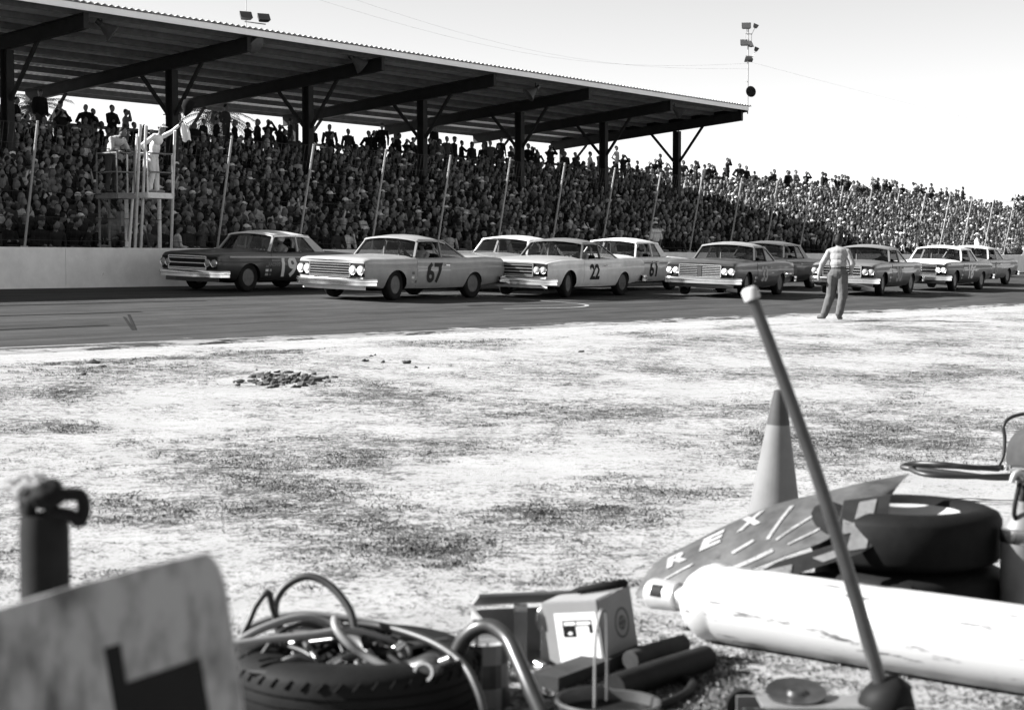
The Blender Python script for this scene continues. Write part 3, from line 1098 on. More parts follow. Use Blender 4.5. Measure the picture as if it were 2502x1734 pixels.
WHEEL_X = (1.60, -1.42)
def wheel_meshes():
    tm = MB().mat(TYRE)
    prof = [(0.205, -0.085), (0.25, -0.100), (0.31, -0.104), (0.338, -0.092), (0.35, -0.07), (0.352, -0.03), (0.345, -0.028), (0.345, -0.020), (0.353, -0.018), (0.353, 0.018), (0.345, 0.020), (0.345, 0.028), (0.352, 0.03), (0.35, 0.07), (0.338, 0.092), (0.31, 0.104), (0.25, 0.100), (0.205, 0.085)]
    tm.lathe(prof, 28, closed=True)
    rm = MB().mat(RIM)
    rm.lathe([(0.212, 0.086), (0.200, 0.094), (0.192, 0.080), (0.185, 0.030), (0.150, 0.022), (0.125, 0.045), (0.095, 0.055), (0.07, 0.050), (0.068, 0.085), (0.03, 0.092), (0.0, 0.092)], 24)
    rm.lathe([(0.0, -0.05), (0.185, -0.04), (0.20, -0.085), (0.212, -0.086)], 24)
    rm.mat(BLACK)
    for j in range(8):
        a = j * math.pi / 4
        rm.ball((0.158 * math.cos(a), 0.158 * math.sin(a), 0.026), (0.028, 0.028, 0.010), 8, 4)
    return tm.mesh('tyre', 40), rm.mesh('rim', 40)
TYRE_ME, RIM_ME = wheel_meshes()

def driver_mesh(suit, helmet):
    pr = [ell((0, 0, 0.12), (0.15, 0.18, 0.13), suit), ell((-0.03, 0, 0.32), (0.125, 0.17, 0.20), suit), ell((-0.05, 0, 0.47), (0.115, 0.20, 0.12), suit),
          cap((-0.04, 0, 0.52), 0.06, (-0.02, 0, 0.62), 0.055, SKIN), ell((0, 0, 0.70), (0.092, 0.074, 0.110), SKIN), ell((-0.015, 0, 0.745), (0.125, 0.11, 0.105), helmet),
          cap((0.085, 0, 0.70), 0.011, (0.10, 0, 0.67), 0.014, SKIN), ell((0.09, 0, 0.745), (0.045, 0.075, 0.012), helmet),
          ell((0.082, 0.03, 0.705), (0.01, 0.018, 0.01), EYE), ell((0.082, -0.03, 0.705), (0.01, 0.018, 0.01), EYE)]
    for sg in (-1, 1):
        el_, ha = Vector((0.16, sg * 0.26, 0.27)), Vector((0.42, sg * 0.15, 0.40))
        pr += [cap((-0.03, sg * 0.20, 0.46), 0.062, el_, 0.05, suit), cap(el_, 0.046, ha, 0.036, SKIN), ell(ha, (0.04, 0.045, 0.045), SKIN),
               cap((0.03, sg * 0.1, 0.10), 0.09, (0.42, sg * 0.12, 0.14), 0.065, suit), cap((0.42, sg * 0.12, 0.14), 0.06, (0.75, sg * 0.10, -0.06), 0.045, suit), cap((0.75, sg * 0.10, -0.08), 0.04, (0.80, sg * 0.10, 0.04), 0.032, SHOE)]
    return figure_mesh('driver', pr, 0.018, 2)
WSUIT = M('pale_racing_suit', 0.5, 0.8)
HELM = M('white_helmet', 0.7, 0.3, coat=0.4)
DHELM = M('dark_helmet', 0.06, 0.35, coat=0.4)
DRIVERS = [driver_mesh(WSUIT, HELM), driver_mesh(WSUIT, DHELM), driver_mesh(PANTS, HELM)]

SECT = [(0.0, 0.0), (0.78, 0.0), (0.90, 0.04), (0.955, 0.16), (0.985, 0.34), (0.998, 0.52), (1.0, 0.64), (0.978, 0.70), (0.980, 0.80), (0.985, 0.88), (0.965, 0.965), (0.925, 1.0)]   # half width, height share
def sliced(me):
    bm = bmesh.new(); bm.from_mesh(me)
    zs = [v.co.y for v in bm.verts]
    y = min(zs) + 0.02
    while y < max(zs):
        bmesh.ops.bisect_plane(bm, geom=bm.verts[:] + bm.edges[:] + bm.faces[:], plane_co=(0, y, 0), plane_no=(0, 1, 0))
        y += 0.025
    bm.to_mesh(me); bm.free()
    return me
def make_car(name, label, P, u_wheel, y_depth, yaw_off=0.0, driver=None, driver_label=None):
    a = P.get('L', 5.35) / 2
    W = P.get('W', 1.98) / 2
    zr = P.get('H', 1.455)
    paint = M('paint_' + name, P['body'], 0.38, var=0.22, scale=2.6, coat=0.45, spots=0.22, spot_v=P['body'] * 0.6 + 0.015)
    roofp = M('roof_paint_' + name, P.get('roof', P['body']), 0.38, var=0.06, scale=2.2, coat=0.4)
    # ---- placing: near front wheel stands under pixel column u_wheel at depth y_depth
    yaw = math.atan2(-CS, -SN) + yaw_off
    h = Vector((math.cos(yaw), math.sin(yaw), 0))
    left = Vector((-h.y, h.x, 0))
    pw = Vector(((u_wheel - CU) / FPX * y_depth, y_depth, 0))
    c = pw - h * WHEEL_X[0] - left * (W - 0.16)
    def tz(p):
        t, q = to_tq(p.x, p.y)
        return track_z(t, min(q, QWALL - .1)) + 0.013
    zl, zr_ = tz(c + left * 0.8), tz(c - left * 0.8)
    roll = math.atan2(zl - zr_, 1.6)
    root = thing('stock_car', label, 'car', (c.x, c.y, (zl + zr_) / 2), 0, 'stock cars racing down the front straight')
    root.rotation_euler = (roll, P.get('squat', 0.0), yaw)
    fin = P.get('fin', 0.0)
    # x, width share, z bottom, z shoulder, z centre line
    nose = P.get('nose', 0.88)
    T_ = [(a, 0.945, 0.43, nose - 0.02, nose + 0.005), (a - 0.025, 0.972, 0.40, nose + 0.005, nose + 0.03), (a - 0.07, 0.99, 0.36, nose + 0.025, nose + 0.05), (a - 0.20, 0.998, 0.30, nose + 0.045, nose + 0.075), (a - 0.7, 1.0, 0.25, 0.945, 0.995),
          (1.25, 1.0, 0.24, 0.955, 1.02), (0.95, 1.0, 0.24, 0.96, 1.03), (0.2, 1.0, 0.23, 0.965, 1.03), (-1.2, 1.0, 0.25, 0.965 + fin * 0.3, 1.02), (-1.9, 0.995, 0.29, 0.95 + fin, 0.985), (-a + 0.15, 0.985, 0.36, 0.92 + fin, 0.94), (-a, 0.95, 0.44, 0.86 + fin, 0.88)]
    xcowl, xdeck = P.get('xcowl', 0.95), P.get('xdeck', -1.38)
    st = sorted({a, a - 0.025, a - 0.07, a - 0.2, a - 0.45, 2.0, 1.6, 1.25, 1.0, xcowl, xcowl - 0.02, 0.5, 0.0, -0.5, -1.0, xdeck + 0.02, xdeck, -1.65, -1.9, -2.2, -a + 0.15, -a}, reverse=True)
    def section(x):
        w, zb, zs, zt = interp(T_, x)
        w *= W
        tub = xdeck + 0.01 < x < xcowl - 0.01
        flare = fin * 0.55 if x < -1.2 else 0
        pts = [(f * w, lerp(zb, zs, g)) for f, g in SECT]
        pts[-1] = (pts[-1][0] + flare * 0.5, zs)
        if tub:
            pts += [(0.895 * w, zs + 0.006), (0.865 * w, zs - 0.02), (0.85 * w, 0.45), (0.0, 0.43)]
        else:
            dip = fin * 0.9 if x < -1.2 else 0
            pts += [(0.86 * w, zs + 0.012 - dip * .3), (0.70 * w, lerp(zs, zt, 0.62) - dip), (0.35 * w, lerp(zs, zt, 0.95) - dip * .5), (0.0, zt - dip * .4)]
        return pts
    bm_v, bm_f, bm_m = [], [], []
    rings = []
    for x in st:
        hf = section(x)
        bul = P.get('vee', 0.08) * sstep(a - 0.5, a, x) - 0.05 * sstep(a - 0.5, a, -x)
        ring = [(x + bul * (1 - (y / W) ** 2), y, z) for y, z in hf] + [(x + bul * (1 - (y / W) ** 2), -y, z) for y, z in hf[-2:0:-1]]
        rings.append(ring)
    n = len(rings[0])
    for rg in rings: bm_v += rg
    k = len(rings)
    nh = 16
    for i in range(k - 1):
        xm = (st[i] + st[i + 1]) / 2
        tub = xdeck + 0.005 < xm < xcowl - 0.005
        for j in range(n):
            bm_f.append((i * n + j, i * n + (j + 1) % n, (i + 1) * n + (j + 1) % n, (i + 1) * n + j))
            jj = j if j < nh - 1 else n - 1 - j
            bm_m.append(2 if jj == 0 else (1 if (jj >= 13 and xdeck < xm < xcowl) else (3 if (jj >= 11 and xm > xcowl and P.get('hood')) else 0)))
    bm_f.append(tuple(range(n))[::-1]); bm_m.append(0)
    bm_f.append(tuple(range((k - 1) * n, k * n))); bm_m.append(0)
    me = bpy.data.meshes.new('body')
    me.from_pydata(bm_v, [], bm_f)
    for m_ in (paint, INTER, UNDER): me.materials.append(m_)
    if P.get('hood'): me.materials.append(M('hood_paint_' + name, P['hood'], 0.4, var=0.1, coat=0.4))
    me.polygons.foreach_set('material_index', bm_m)
    bmx = bmesh.new(); bmx.from_mesh(me); bmesh.ops.recalc_face_normals(bmx, faces=bmx.faces); bmx.to_mesh(me); bmx.free()
    body = link('body', me)
    ct = MB().mat(UNDER)
    for x in WHEEL_X:
        for sg in (-1, 1):
            rr, zz = (0.395, 0.30) if x > 0 else (0.36, 0.28)
            ct.lathe([(rr, 0.0), (rr, 0.6)], 26, Matrix.Translation((x, sg * (W - 0.34), zz)) @ Matrix.Rotation(-sg * math.pi / 2, 4, 'X'))
    cme = ct.mesh('cutter')
    bmx = bmesh.new(); bmx.from_mesh(cme); bmesh.ops.recalc_face_normals(bmx, faces=bmx.faces); bmx.to_mesh(cme); bmx.free()
    co = link('cutter', cme)
    bo = body.modifiers.new('arches', 'BOOLEAN')
    bo.operation = 'DIFFERENCE'; bo.object = co; bo.solver = 'EXACT'
    try: bo.material_mode = 'TRANSFER'
    except Exception: pass
    bpy.context.view_layer.update()
    me2 = bpy.data.meshes.new_from_object(body.evaluated_get(bpy.context.evaluated_depsgraph_get()))
    bpy.data.objects.remove(co); bpy.data.objects.remove(body)
    me2.polygons.foreach_set('use_smooth', [True] * len(me2.polygons))
    me2.set_sharp_from_angle(angle=R(28))
    body = link('body', me2, root)
    def side_y(x, z):
        w, zb, zs, zt = interp(T_, x)
        w *= W
        tab = [(lerp(zb, zs, g), f * w) for f, g in SECT[1:]]
        for p_, q_ in zip(tab, tab[1:]):
            if p_[0] <= z <= q_[0]: return lerp(p_[1], q_[1], (z - p_[0]) / (q_[0] - p_[0]))
        return tab[-1][1]
    # ---- doors: panels a few millimetres proud, so their edges catch light
    for sg in (-1, 1):
        d_ = MB().mat(paint)
        x0, x1 = P.get('door', (0.86, -0.42))
        zz = [0.31, 0.36, 0.42, 0.48, 0.55, 0.61, 0.66, 0.70, 0.722, 0.744, 0.78, 0.816, 0.845, 0.874, 0.92]
        d_.grid([[Vector((x, sg * (side_y(x, z) + 0.007), z)) for x in (x0, (x0 * 2 + x1) / 3, (x0 + 2 * x1) / 3, x1)] for z in zz], thick=(0, -sg * 0.02, 0))
        door = d_.build('door', root, 40)
        hd = MB().mat(CHRO)
        hd.bar((x1 + 0.22, sg * (side_y(x1, .8) + 0.035), 0.80), (x1 + 0.07, sg * (side_y(x1, .8) + 0.035), 0.80), 0.022, 0.022)
        hd.box((x1 + 0.09, sg * (side_y(x1, .8) + 0.018), 0.80), (0.03, 0.04, 0.03))
        hd.build('handle', door)
        if P.get('num'):
            nm = sliced(text_mesh(P['num'], P.get('num_size', 0.62), M('race_number_%.2f' % P['num_tone'], P['num_tone'], 0.6, var=0.08), P.get('bold', 0.02)))
            cx, cz = P.get('num_x', 0.2), P.get('num_z', 0.60)
            vs = []
            for v in nm.vertices:
                x, z = cx - sg * v.co.x, cz + v.co.y
                v.co = (x, sg * (side_y(x, min(max(z, .30), .93)) + 0.0145), z)
            if sg < 0: pass
            nm.update()
            link('race_number', nm, door)
        if P.get('small'):
            for txt, cx, cz, szz, tone in P['small']:
                nm = text_mesh(txt, szz, M('sponsor_letters_%.2f' % tone, tone, 0.6), 0.006)
                for v in nm.vertices:
                    x, z = cx - sg * v.co.x, cz + v.co.y
                    v.co = (x, sg * (side_y(x, min(max(z, .30), .93)) + 0.012), z)
                link('decal', nm, body)
        # belt moulding
        if P.get('trim'):
            tr = MB().mat(M('trim_%.2f' % P['trim'], P['trim'], 0.35, metal=0.3, var=0.1))
            zt_ = P.get('trim_z', 0.79)
            pts = [Vector((x, sg * (side_y(x, zt_) + 0.012), zt_)) for x in np.linspace(a - 0.35, -a + 0.3, 14)]
            for p_, q_ in zip(pts, pts[1:]): tr.bar(p_, q_, 0.02, P.get('trim_h', 0.035))
            tr.build('side_trim', body)
    rng_ = random.Random(P['num'])
    for i in range(P.get('stickers', 5)):           # contingency stickers behind the front wheel
        s_ = MB().mat(M('sticker_%d' % (i % 3), (0.5, 0.2, 0.65)[i % 3], 0.6, var=0.5, scale=30))
        x, z = 1.02 - (i % 2) * 0.14, 0.42 + (i // 2) * 0.10
        y = side_y(x, z)
        s_.grid([[Vector((x + dx, side_y(x, z + dz) + 0.004, z + dz)) for dx in (-.05, .05)] for dz in (-.03, .03)])
        s_.build('sticker', body)
    # ---- greenhouse
    zb0 = 1.02
    xr0, xr1 = P.get('xr0', 0.60), P.get('xr1', -0.60)
    yb, yt = 0.875 * W, 0.735 * W
    zt0 = zr - 0.088
    A0, A1 = Vector((xcowl - 0.10, yb, zb0 - 0.05)), Vector((xr0 - 0.06, yt, zt0))
    C0, C1 = Vector((xdeck + 0.06, yb - 0.015, zb0 - 0.045)), Vector((xr1, yt - 0.01, zt0 - 0.005))
    rf = MB().mat(roofp)
    rws = []
    for i in range(9):
        s = i / 8
        x = lerp(xr0 + 0.02, xr1 - 0.02, s)
        edge_z = zt0 + 0.020 - 0.055 * max(0, s - 0.55) ** 2 * 4.9 * P.get('rdrop', 0.6) - 0.02 * (1 - s) ** 4
        crown = 0.105 * (1 - (2 * s - 0.9) ** 2 * 0.45)
        bow = 0.10 * (1 if s < 0.5 else -0.6) * abs(1 - 2 * s) ** 2
        rws.append([Vector((x + bow * (1 - f * f) * (1 - s if s < .5 else s), f * (yt + 0.035), edge_z + crown * (1 - abs(f) ** 2.2) - (0.012 if abs(f) > .97 else 0))) for f in (-1, -0.93, -0.7, -0.35, 0, 0.35, 0.7, 0.93, 1)])
    rf.grid(rws, thick=(0, 0, -0.035))
    rf.build('roof', root, 50)
    def pane(base, top, nm, bow0, bow1, mat=GLASS, rowsn=5):
        g = MB().mat(mat)
        rr = []
        for i in range(rowsn):
            s = i / (rowsn - 1)
            row = []
            for f in (-1, -0.8, -0.5, 0, 0.5, 0.8, 1):
                p = base.lerp(top, s)
                bow = lerp(bow0, bow1, s) * (1 - f * f)
                row.append(Vector((p.x + bow, f * (p.y - 0.02), p.z + 0.012 * math.sin(s * math.pi) + s ** 4 * (0.010 + 0.050 * (1 - f * f)))))
            rr.append(row)
        g.grid(rr)
        return g.build(nm, root, 180)
    pane(A0, A1, 'windshield', 0.20, 0.11)
    pane(C0, C1, 'rear_window', -0.16, -0.06)
    pill = M('pillar_' + name, P.get('pillar', P.get('roof', P['body'])), 0.4, var=0.08, coat=0.3)
    bx = P.get('xb', -0.18)
    for sg in (-1, 1):
        fl = lambda v: Vector((v.x, sg * v.y, v.z))
        p_ = MB().mat(pill)
        p_.bar(fl(A0), fl(A1), 0.05, 0.06)
        p_.build('pillar', root)
        B0, B1 = Vector((bx, yb, zb0 - 0.05)), Vector((bx - 0.03, yt + 0.005, zt0))
        p_ = MB().mat(pill)
        p_.bar(fl(B0), fl(B1), 0.04, 0.05)
        p_.build('pillar', root)
        cw = P.get('cpillar', 0.10)                    # sail panel
        p_ = MB().mat(pill)
        q4 = [fl(C0 + Vector((0.02, 0, 0))), fl(C0 + Vector((cw * 1.6 + 0.05, 0.01, 0))), fl(C1 + Vector((cw, 0.008, 0))), fl(C1 + Vector((-0.03, 0, 0)))]
        p_.grid([[q4[0], q4[1]], [q4[3], q4[2]]], thick=(0, -sg * 0.03, 0))
        p_.build('pillar', root)
        gl = MB().mat(GLASS)                            # rear quarter glass only: the driver's window is open
        gl.grid([[fl(B0 + Vector((-0.02, -0.012, 0))), fl(C0 + Vector((cw * 1.6 + 0.04, -0.012, 0)))], [fl(B1 + Vector((-0.02, -0.012, 0))), fl(C1 + Vector((cw - 0.01, -0.012, 0)))]])
        gl.build('quarter_window', root)
        dr = MB().mat(pill)
        dr.bar(fl(A1 + Vector((0.03, 0.012, 0.004))), fl(C1 + Vector((0, 0.012, 0.004))), 0.035, 0.03)
        dr.build('drip_rail', root)
    rc = MB().mat(ROLLB)
    for y in (0.52, -0.52):
        rc.tube([(-0.35, y, 0.46), (-0.38, y, 1.22), (-0.40, y * 0.85, 1.30)], 0.024, 8)
    rc.tube([(-0.40, 0.44, 1.30), (-0.40, -0.44, 1.30)], 0.024, 8)
    rc.tube([(-0.38, 0.44, 1.28), (-1.2, 0.5, 0.55)], 0.02, 6)
    rc.tube([(0.60, -0.25, 0.5), (0.50, -0.25, 1.32)], 0.024, 8)
    rc.build('roll_cage', root, 60)
    se = MB().mat(INTER)
    se.box((-0.05, 0.36, 0.52), (0.50, 0.50, 0.22)); se.box((-0.32, 0.36, 0.80), (0.14, 0.50, 0.50), Matrix.Rotation(-0.2, 3, 'Y'))
    se.build('seat', root)
    da = MB().mat(INTER)
    da.box((xcowl - 0.18, 0, 0.86), (0.24, 1.5 * W, 0.16))
    da.build('dashboard', root)
    sw = MB().mat(BLACK)
    RW = Matrix.Translation((0.46, 0.36, 0.90)) @ Matrix.Rotation(R(-62), 4, 'Y')
    sw.lathe([(0.19 + 0.012 * math.cos(t_), 0.012 * math.sin(t_)) for t_ in np.linspace(0, 2 * math.pi, 6, endpoint=False)], 20, RW, closed=True)
    sw.tube([RW @ Vector((-.19, 0, 0)), RW @ Vector((0.19, 0, 0))], 0.012, 5)
    sw.tube([RW @ Vector((0, 0, 0)), Vector((0.80, 0.36, 0.75))], 0.018, 5)
    sw.build('steering_wheel', root)
    # ---- face
    style = P.get('face', 'bars')
    gw = W * 0.94
    def fx(y):                                          # plan curve of the nose
        return a + 0.012 + P.get('vee', 0.08) * (1 - (y / W) ** 2)
    zc = 0.685
    g = MB().mat(GRILLE_DK)
    g.grid([[Vector((fx(f * gw) - 0.004, f * gw, z)) for f in (-1, -.75, -.4, 0, .4, .75, 1)] for z in (zc - 0.15, zc + 0.15)], thick=(-0.03, 0, 0))
    grille = g.build('grille', root)
    nb = {'bars': 5, 'split': 6, 'egg': 4, 'plain': 3}[style]
    y1 = gw * (0.60 if style != 'plain' else 0.66)
    gb = M('grille_bar_chrome', 0.7, 0.22, metal=0.9, var=0.1)
    for i in range(nb):
        z = zc - 0.12 + 0.23 * i / (nb - 1)
        if style == 'split':
            for sg in (-1, 1):
                b_ = MB().mat(gb); b_.bar((fx(.1) + 0.016, sg * 0.06, z), (fx(y1) + 0.016, sg * y1, z), 0.022, 0.019); b_.build('grille_bar', grille)
        else:
            b_ = MB().mat(gb)
            for f0, f1 in ((-1, -0.5), (-0.5, 0.5), (0.5, 1)):
                b_.bar((fx(f0 * y1) + 0.016, f0 * y1, z), (fx(f1 * y1) + 0.016, f1 * y1, z), 0.022, 0.022)
            b_.build('grille_bar', grille)
    if style == 'split':
        b_ = MB().mat(paint); b_.box((a + 0.02 + P.get('vee', 0.08), 0, zc), (0.06, 0.10, 0.26)); b_.build('grille_divider', grille)
    fr = MB().mat(gb)
    ring = [(y1 + .02, zc + .155), (0, zc + .16), (-y1 - .02, zc + .155), (-y1 - .02, zc - .155), (0, zc - .16), (y1 + .02, zc - .155)]
    for (ya, za), (yb_, zb_) in zip(ring, ring[1:] + ring[:1]): fr.bar((fx(ya) + 0.018, ya, za), (fx(yb_) + 0.018, yb_, zb_), 0.03, 0.026)
    fr.build('grille_frame', grille)
    hy = P.get('lamps', (0.93, 0.745))
    for sg in (-1, 1):
        for yy in hy:
            y = sg * yy * gw
            lm = MB().mat(gb)
            mt = Matrix.Translation((fx(y) - 0.02, y, zc + P.get('lamp_dz', 0.0))) @ Matrix.Rotation(math.pi / 2, 4, 'Y') @ Matrix.Scale(P.get('lamp_s', 0.86), 4)
            lm.lathe([(0.095, 0.0), (0.112, 0.02), (0.114, 0.05), (0.105, 0.066), (0.092, 0.058)], 20, mt)
            lm.mat(M('headlight_lens_%.2f' % P.get('lens', 0.55), P.get('lens', 0.55), 0.25, var=0.1, coat=0.4))
            lm.lathe([(0.094, 0.050), (0.088, 0.062), (0.06, 0.076), (0.028, 0.083), (0.0, 0.084)], 20, mt)
            lm.build('headlight', root, 40)
    # ---- bumpers: wrap round the corners
    for end in (1, -1):
        bp = MB().mat(CHRO)
        zb_ = P.get('bump_z', 0.43) if end > 0 else 0.46
        path = []
        for f in (-1.03, -1.02, -0.95, -0.8, -0.4, 0, 0.4, 0.8, 0.95, 1.02, 1.03):
            xx = a + 0.10 + P.get('vee', 0.08) * (1 - min(1, abs(f)) ** 2) * (1 if end > 0 else 0.4) - 0.06 * abs(f) ** 5 - (0.34 if abs(f) > 1.025 else (0.07 if abs(f) > 1 else 0))
            path.append(Vector((end * xx, f * W, zb_)))
        prof = [(-0.03, -0.085), (0.02, -0.078), (0.012, -0.012), (0.034, 0.0), (0.034, 0.035), (0.02, 0.072), (-0.03, 0.080)]
        rws = []
        for i, p in enumerate(path):
            tg = (path[min(i + 1, len(path) - 1)] - path[max(i - 1, 0)]).normalized()
            nm = Vector((tg.y, -tg.x, 0)) * (1 if end > 0 else -1)
            if nm.dot(Vector((end, p.y * 0.8, 0))) < 0: nm = -nm
            rws.append([p + nm * o_ + Vector((0, 0, z_)) for o_, z_ in prof] + [p + nm * prof[0][0] + Vector((0, 0, prof[0][1]))])
        bp.grid(rws)
        bp.build('bumper', root, 50)
        if end > 0 and P.get('pan', True):
            vp = MB().mat(paint if not P.get('plate') else WHITE_P)
            vp.grid([[Vector((a + 0.03 - 0.10 * abs(f) ** 4, f * W * 0.9, z)) for f in (-1, -.5, 0, .5, 1)] for z in (0.24, 0.345)], thick=(-0.03, 0, 0))
            vp.build('front_valance', root)
    for sg in (-1, 1):
        tl_ = MB().mat(M('tail_lamp', 0.12, 0.3, coat=0.5))
        tl_.lathe([(0.0, 0.0), (0.07, 0.0), (0.075, 0.03), (0.0, 0.045)], 14, Matrix.Translation((-a + 0.01, sg * W * 0.74, 0.68)) @ Matrix.Rotation(-math.pi / 2, 4, 'Y'))
        tl_.build('tail_lamp', root, 40)
    # ---- wheels
    for x in WHEEL_X:
        for sg in (-1, 1):
            w_ = link('wheel', TYRE_ME, root)
            steer = P.get('steer', R(4)) if x > 0 else 0
            w_.matrix_local = Matrix.Translation((x, sg * (W - 0.16), 0.353)) @ Matrix.Rotation(steer, 4, 'Z') @ Matrix.Rotation(-sg * math.pi / 2, 4, 'X')
            link('rim', RIM_ME, w_)
    ax = MB().mat(UNDER)
    for x in WHEEL_X: ax.tube([(x, -W + .2, 0.353), (x, W - .2, 0.353)], 0.05, 8)
    ax.box((0, 0, 0.25), (3.6, 0.9, 0.10))
    ax.build('chassis', root)
    ah = MB().mat(CHRO)
    ah.tube([(0.75, 0.82 * W, 0.985), (0.78, 0.82 * W, 1.35)], 0.004, 4)
    if P.get('aerial'): ah.build('aerial', root)
    if driver is not None:
        d_ = link('person', DRIVERS[driver])
        bpy.context.view_layer.update()
        d_.matrix_world = root.matrix_world @ Matrix.Translation((-0.10, 0.36, 0.63)) @ Matrix.Scale(0.88, 4)
        tag(d_, driver_label, 'person', 'drivers at the wheel')
    return root

make_car('nineteen', 'dark stock car with pale roof and white number 19 beside the wall', dict(body=0.022, roof=0.8, pillar=0.5, num='19', num_tone=0.62, num_x=0.30, num_size=0.66, trim=0.4, trim_z=0.84, face='plain', lamps=(0.92, 0.72), cpillar=0.22, xr0=0.60, xr1=-0.70, xdeck=-1.30, L=5.3, W=1.98, H=1.46, num_z=0.58, lens=0.35, small=[('RACING', 0.78, 0.66, 0.11, 0.2)]),
         600, 41.6, 0.0, 0, 'driver in pale helmet at the wheel of the dark car numbered 19')
make_car('sixty_seven', 'light grey stock car with four headlights and number 67, nearest the camera', dict(body=0.44, num='67', num_tone=0.05, num_x=0.22, face='bars', fin=0.05, cpillar=0.04, xr0=0.62, xr1=-0.46, xdeck=-1.28, rdrop=1.2, L=5.42, W=2.03, H=1.46, steer=R(9), plate=True, pillar=0.30, roof=0.42, lamps=(0.92, 0.70), vee=0.06, nose=0.90, bump_z=0.42, lamp_s=0.98, lens=0.8),
         957, 39.2, R(1), 1, 'driver in dark helmet inside the light car numbered 67')
make_car('white_roof', 'pale-roofed stock car half hidden behind cars 67 and 22', dict(body=0.30, roof=0.8, num='41', num_tone=0.7, face='egg', cpillar=0.14, xr1=-0.70, xdeck=-1.25, L=5.3, H=1.47),
         1245, 46.0, R(3), 2, 'driver in dark suit inside the half hidden pale-roofed car')
make_car('twenty_two', 'pale stock car with dark number 22 and battered chrome front', dict(body=0.66, hood=0.45, roof=0.22, num='22', num_tone=0.03, num_x=0.30, num_size=0.52, num_z=0.62, face='egg', fin=0.045, cpillar=0.03, xr0=0.58, xr1=-0.42, xdeck=-1.35, rdrop=1.5, L=5.36, W=2.03, steer=R(12), pillar=0.10, stickers=0, nose=0.86, vee=0.10, lamps=(0.90, 0.72), bump_z=0.40),
         1379, 43.2, R(5), 1, 'driver in dark helmet inside the pale car numbered 22')
make_car('sixty_one', 'white-roofed pale stock car with dark number 61 behind car 22', dict(body=0.66, roof=0.85, num='61', num_tone=0.05, num_x=-0.10, num_size=0.58, face='plain', cpillar=0.24, xr0=0.62, xr1=-0.75, xdeck=-1.25, L=5.3, H=1.47, trim=0.3, trim_z=.80, pillar=0.6),
         1515, 48.6, R(3), 0, 'driver in pale helmet inside the white-roofed car numbered 61')
make_car('thirty_three', 'dark stock car with bright split grille and number 33 ahead of the walking man', dict(body=0.075, num='33', num_tone=0.58, num_x=0.24, num_size=0.56, face='split', cpillar=0.06, xr0=0.56, xr1=-0.48, xdeck=-1.25, rdrop=1.0, L=5.4, W=2.0, steer=R(5), pillar=0.10, roof=0.40, lens=0.85, lamps=(0.93, 0.73), nose=0.89, vee=0.05),
         1815, 46.6, R(9.5), 1, 'driver in dark helmet inside the dark car numbered 33')
make_car('dark_sedan', 'dark stock car running behind car 33, closest to the wall there', dict(body=0.05, roof=0.10, num='4', num_tone=0.25, face='plain', cpillar=0.2, xr0=0.62, xr1=-0.75, xdeck=-1.25, L=5.2, H=1.47, trim=0.3, trim_z=0.78),
         1885, 53.5, R(3), 0, 'driver in pale helmet inside the dark car behind car 33')
make_car('grey_compact', 'mid grey stock car directly behind the walking man', dict(body=0.10, hood=0.2, roof=0.25, num='30', num_tone=0.5, num_x=0.15, face='egg', cpillar=0.06, xr1=-0.50, xdeck=-1.28, rdrop=1.2, L=5.2, W=1.95, steer=R(6), fin=0.04, lens=0.45, vee=0.12, nose=0.86),
         2148, 50.8, R(7), 2, 'driver in dark suit inside the grey car behind the walking man')
make_car('sunlit_white_hood', 'stock car with hood painted sunlit white, dark sides and pale number 18', dict(body=0.055, hood=0.8, roof=0.75, num='18', num_tone=0.75, num_x=0.12, face='plain', cpillar=0.10, xr0=0.60, xr1=-0.62, xdeck=-1.25, L=5.3, W=1.98, H=1.46, trim=0.6, trim_z=0.88, pillar=0.65, lens=0.8),  # sunlight on the hood is painted in as a separate white tone
         2325, 56.8, R(4), 0, 'driver in pale helmet inside the sunlit-hooded car numbered 18')
make_car('last_car', 'grey stock car last in line at the right edge', dict(body=0.22, roof=0.6, num='6', num_tone=0.5, face='egg', fin=0.06, cpillar=0.08, xr1=-0.62, xdeck=-1.25, L=5.2),
         2392, 64.0, R(2), 1, 'driver in dark helmet inside the last car at the right edge')
# ------------------------------------------------------------------ flag stand on the wall
tower = thing('flag_stand', 'two-deck flag stand of pale pipes with railings above the wall', 'flag stand', tq(t_at(350, 32.4), 32.4, WTOP))
PIPE = M('white_pipe_paint', 0.62, 0.5, var=0.2, spots=0.2, spot_v=0.2)
PIPED = M('grey_pipe_paint', 0.22, 0.6, var=0.3)
def tr(p): return Vector(p) - tower.location
QA, QB = 31.90, 32.62                      # deck edges, track side and crowd side
def deck(u0, u1, z, m1, m2, name='deck'):
    t0, t1 = t_at(u0, QA), t_at(u1, QA)
    m_ = MB().mat(m1)
    nb = 6
    for i in range(nb):
        q_ = QA + (QB - QA) * (i + 0.5) / nb
        m_.bar(tr(tq(t0, q_, z)), tr(tq(t1, q_, z)), (QB - QA) / nb - 0.012, 0.035)
    for q_ in (QA, QB):
        m_.bar(tr(tq(t0, q_, z - 0.07)), tr(tq(t1, q_, z - 0.07)), 0.05, 0.10)
    for t in (t0, t1):
        m_.bar(tr(tq(t, QA, z - 0.07)), tr(tq(t, QB, z - 0.07)), 0.05, 0.10)
    m_.build(name, tower)
    return t0, t1
zA, zB = 3.08, 3.04
tA0, tA1 = deck(364, 424, zA, PIPE, PIPE)
tB0, tB1 = deck(290, 332, zB, PIPED, PIPED)
def pipe(a, b, r, m_, name):
    k = MB().mat(m_); k.tube([tr(a), tr(b)], r, 8); return k.build(name, tower)
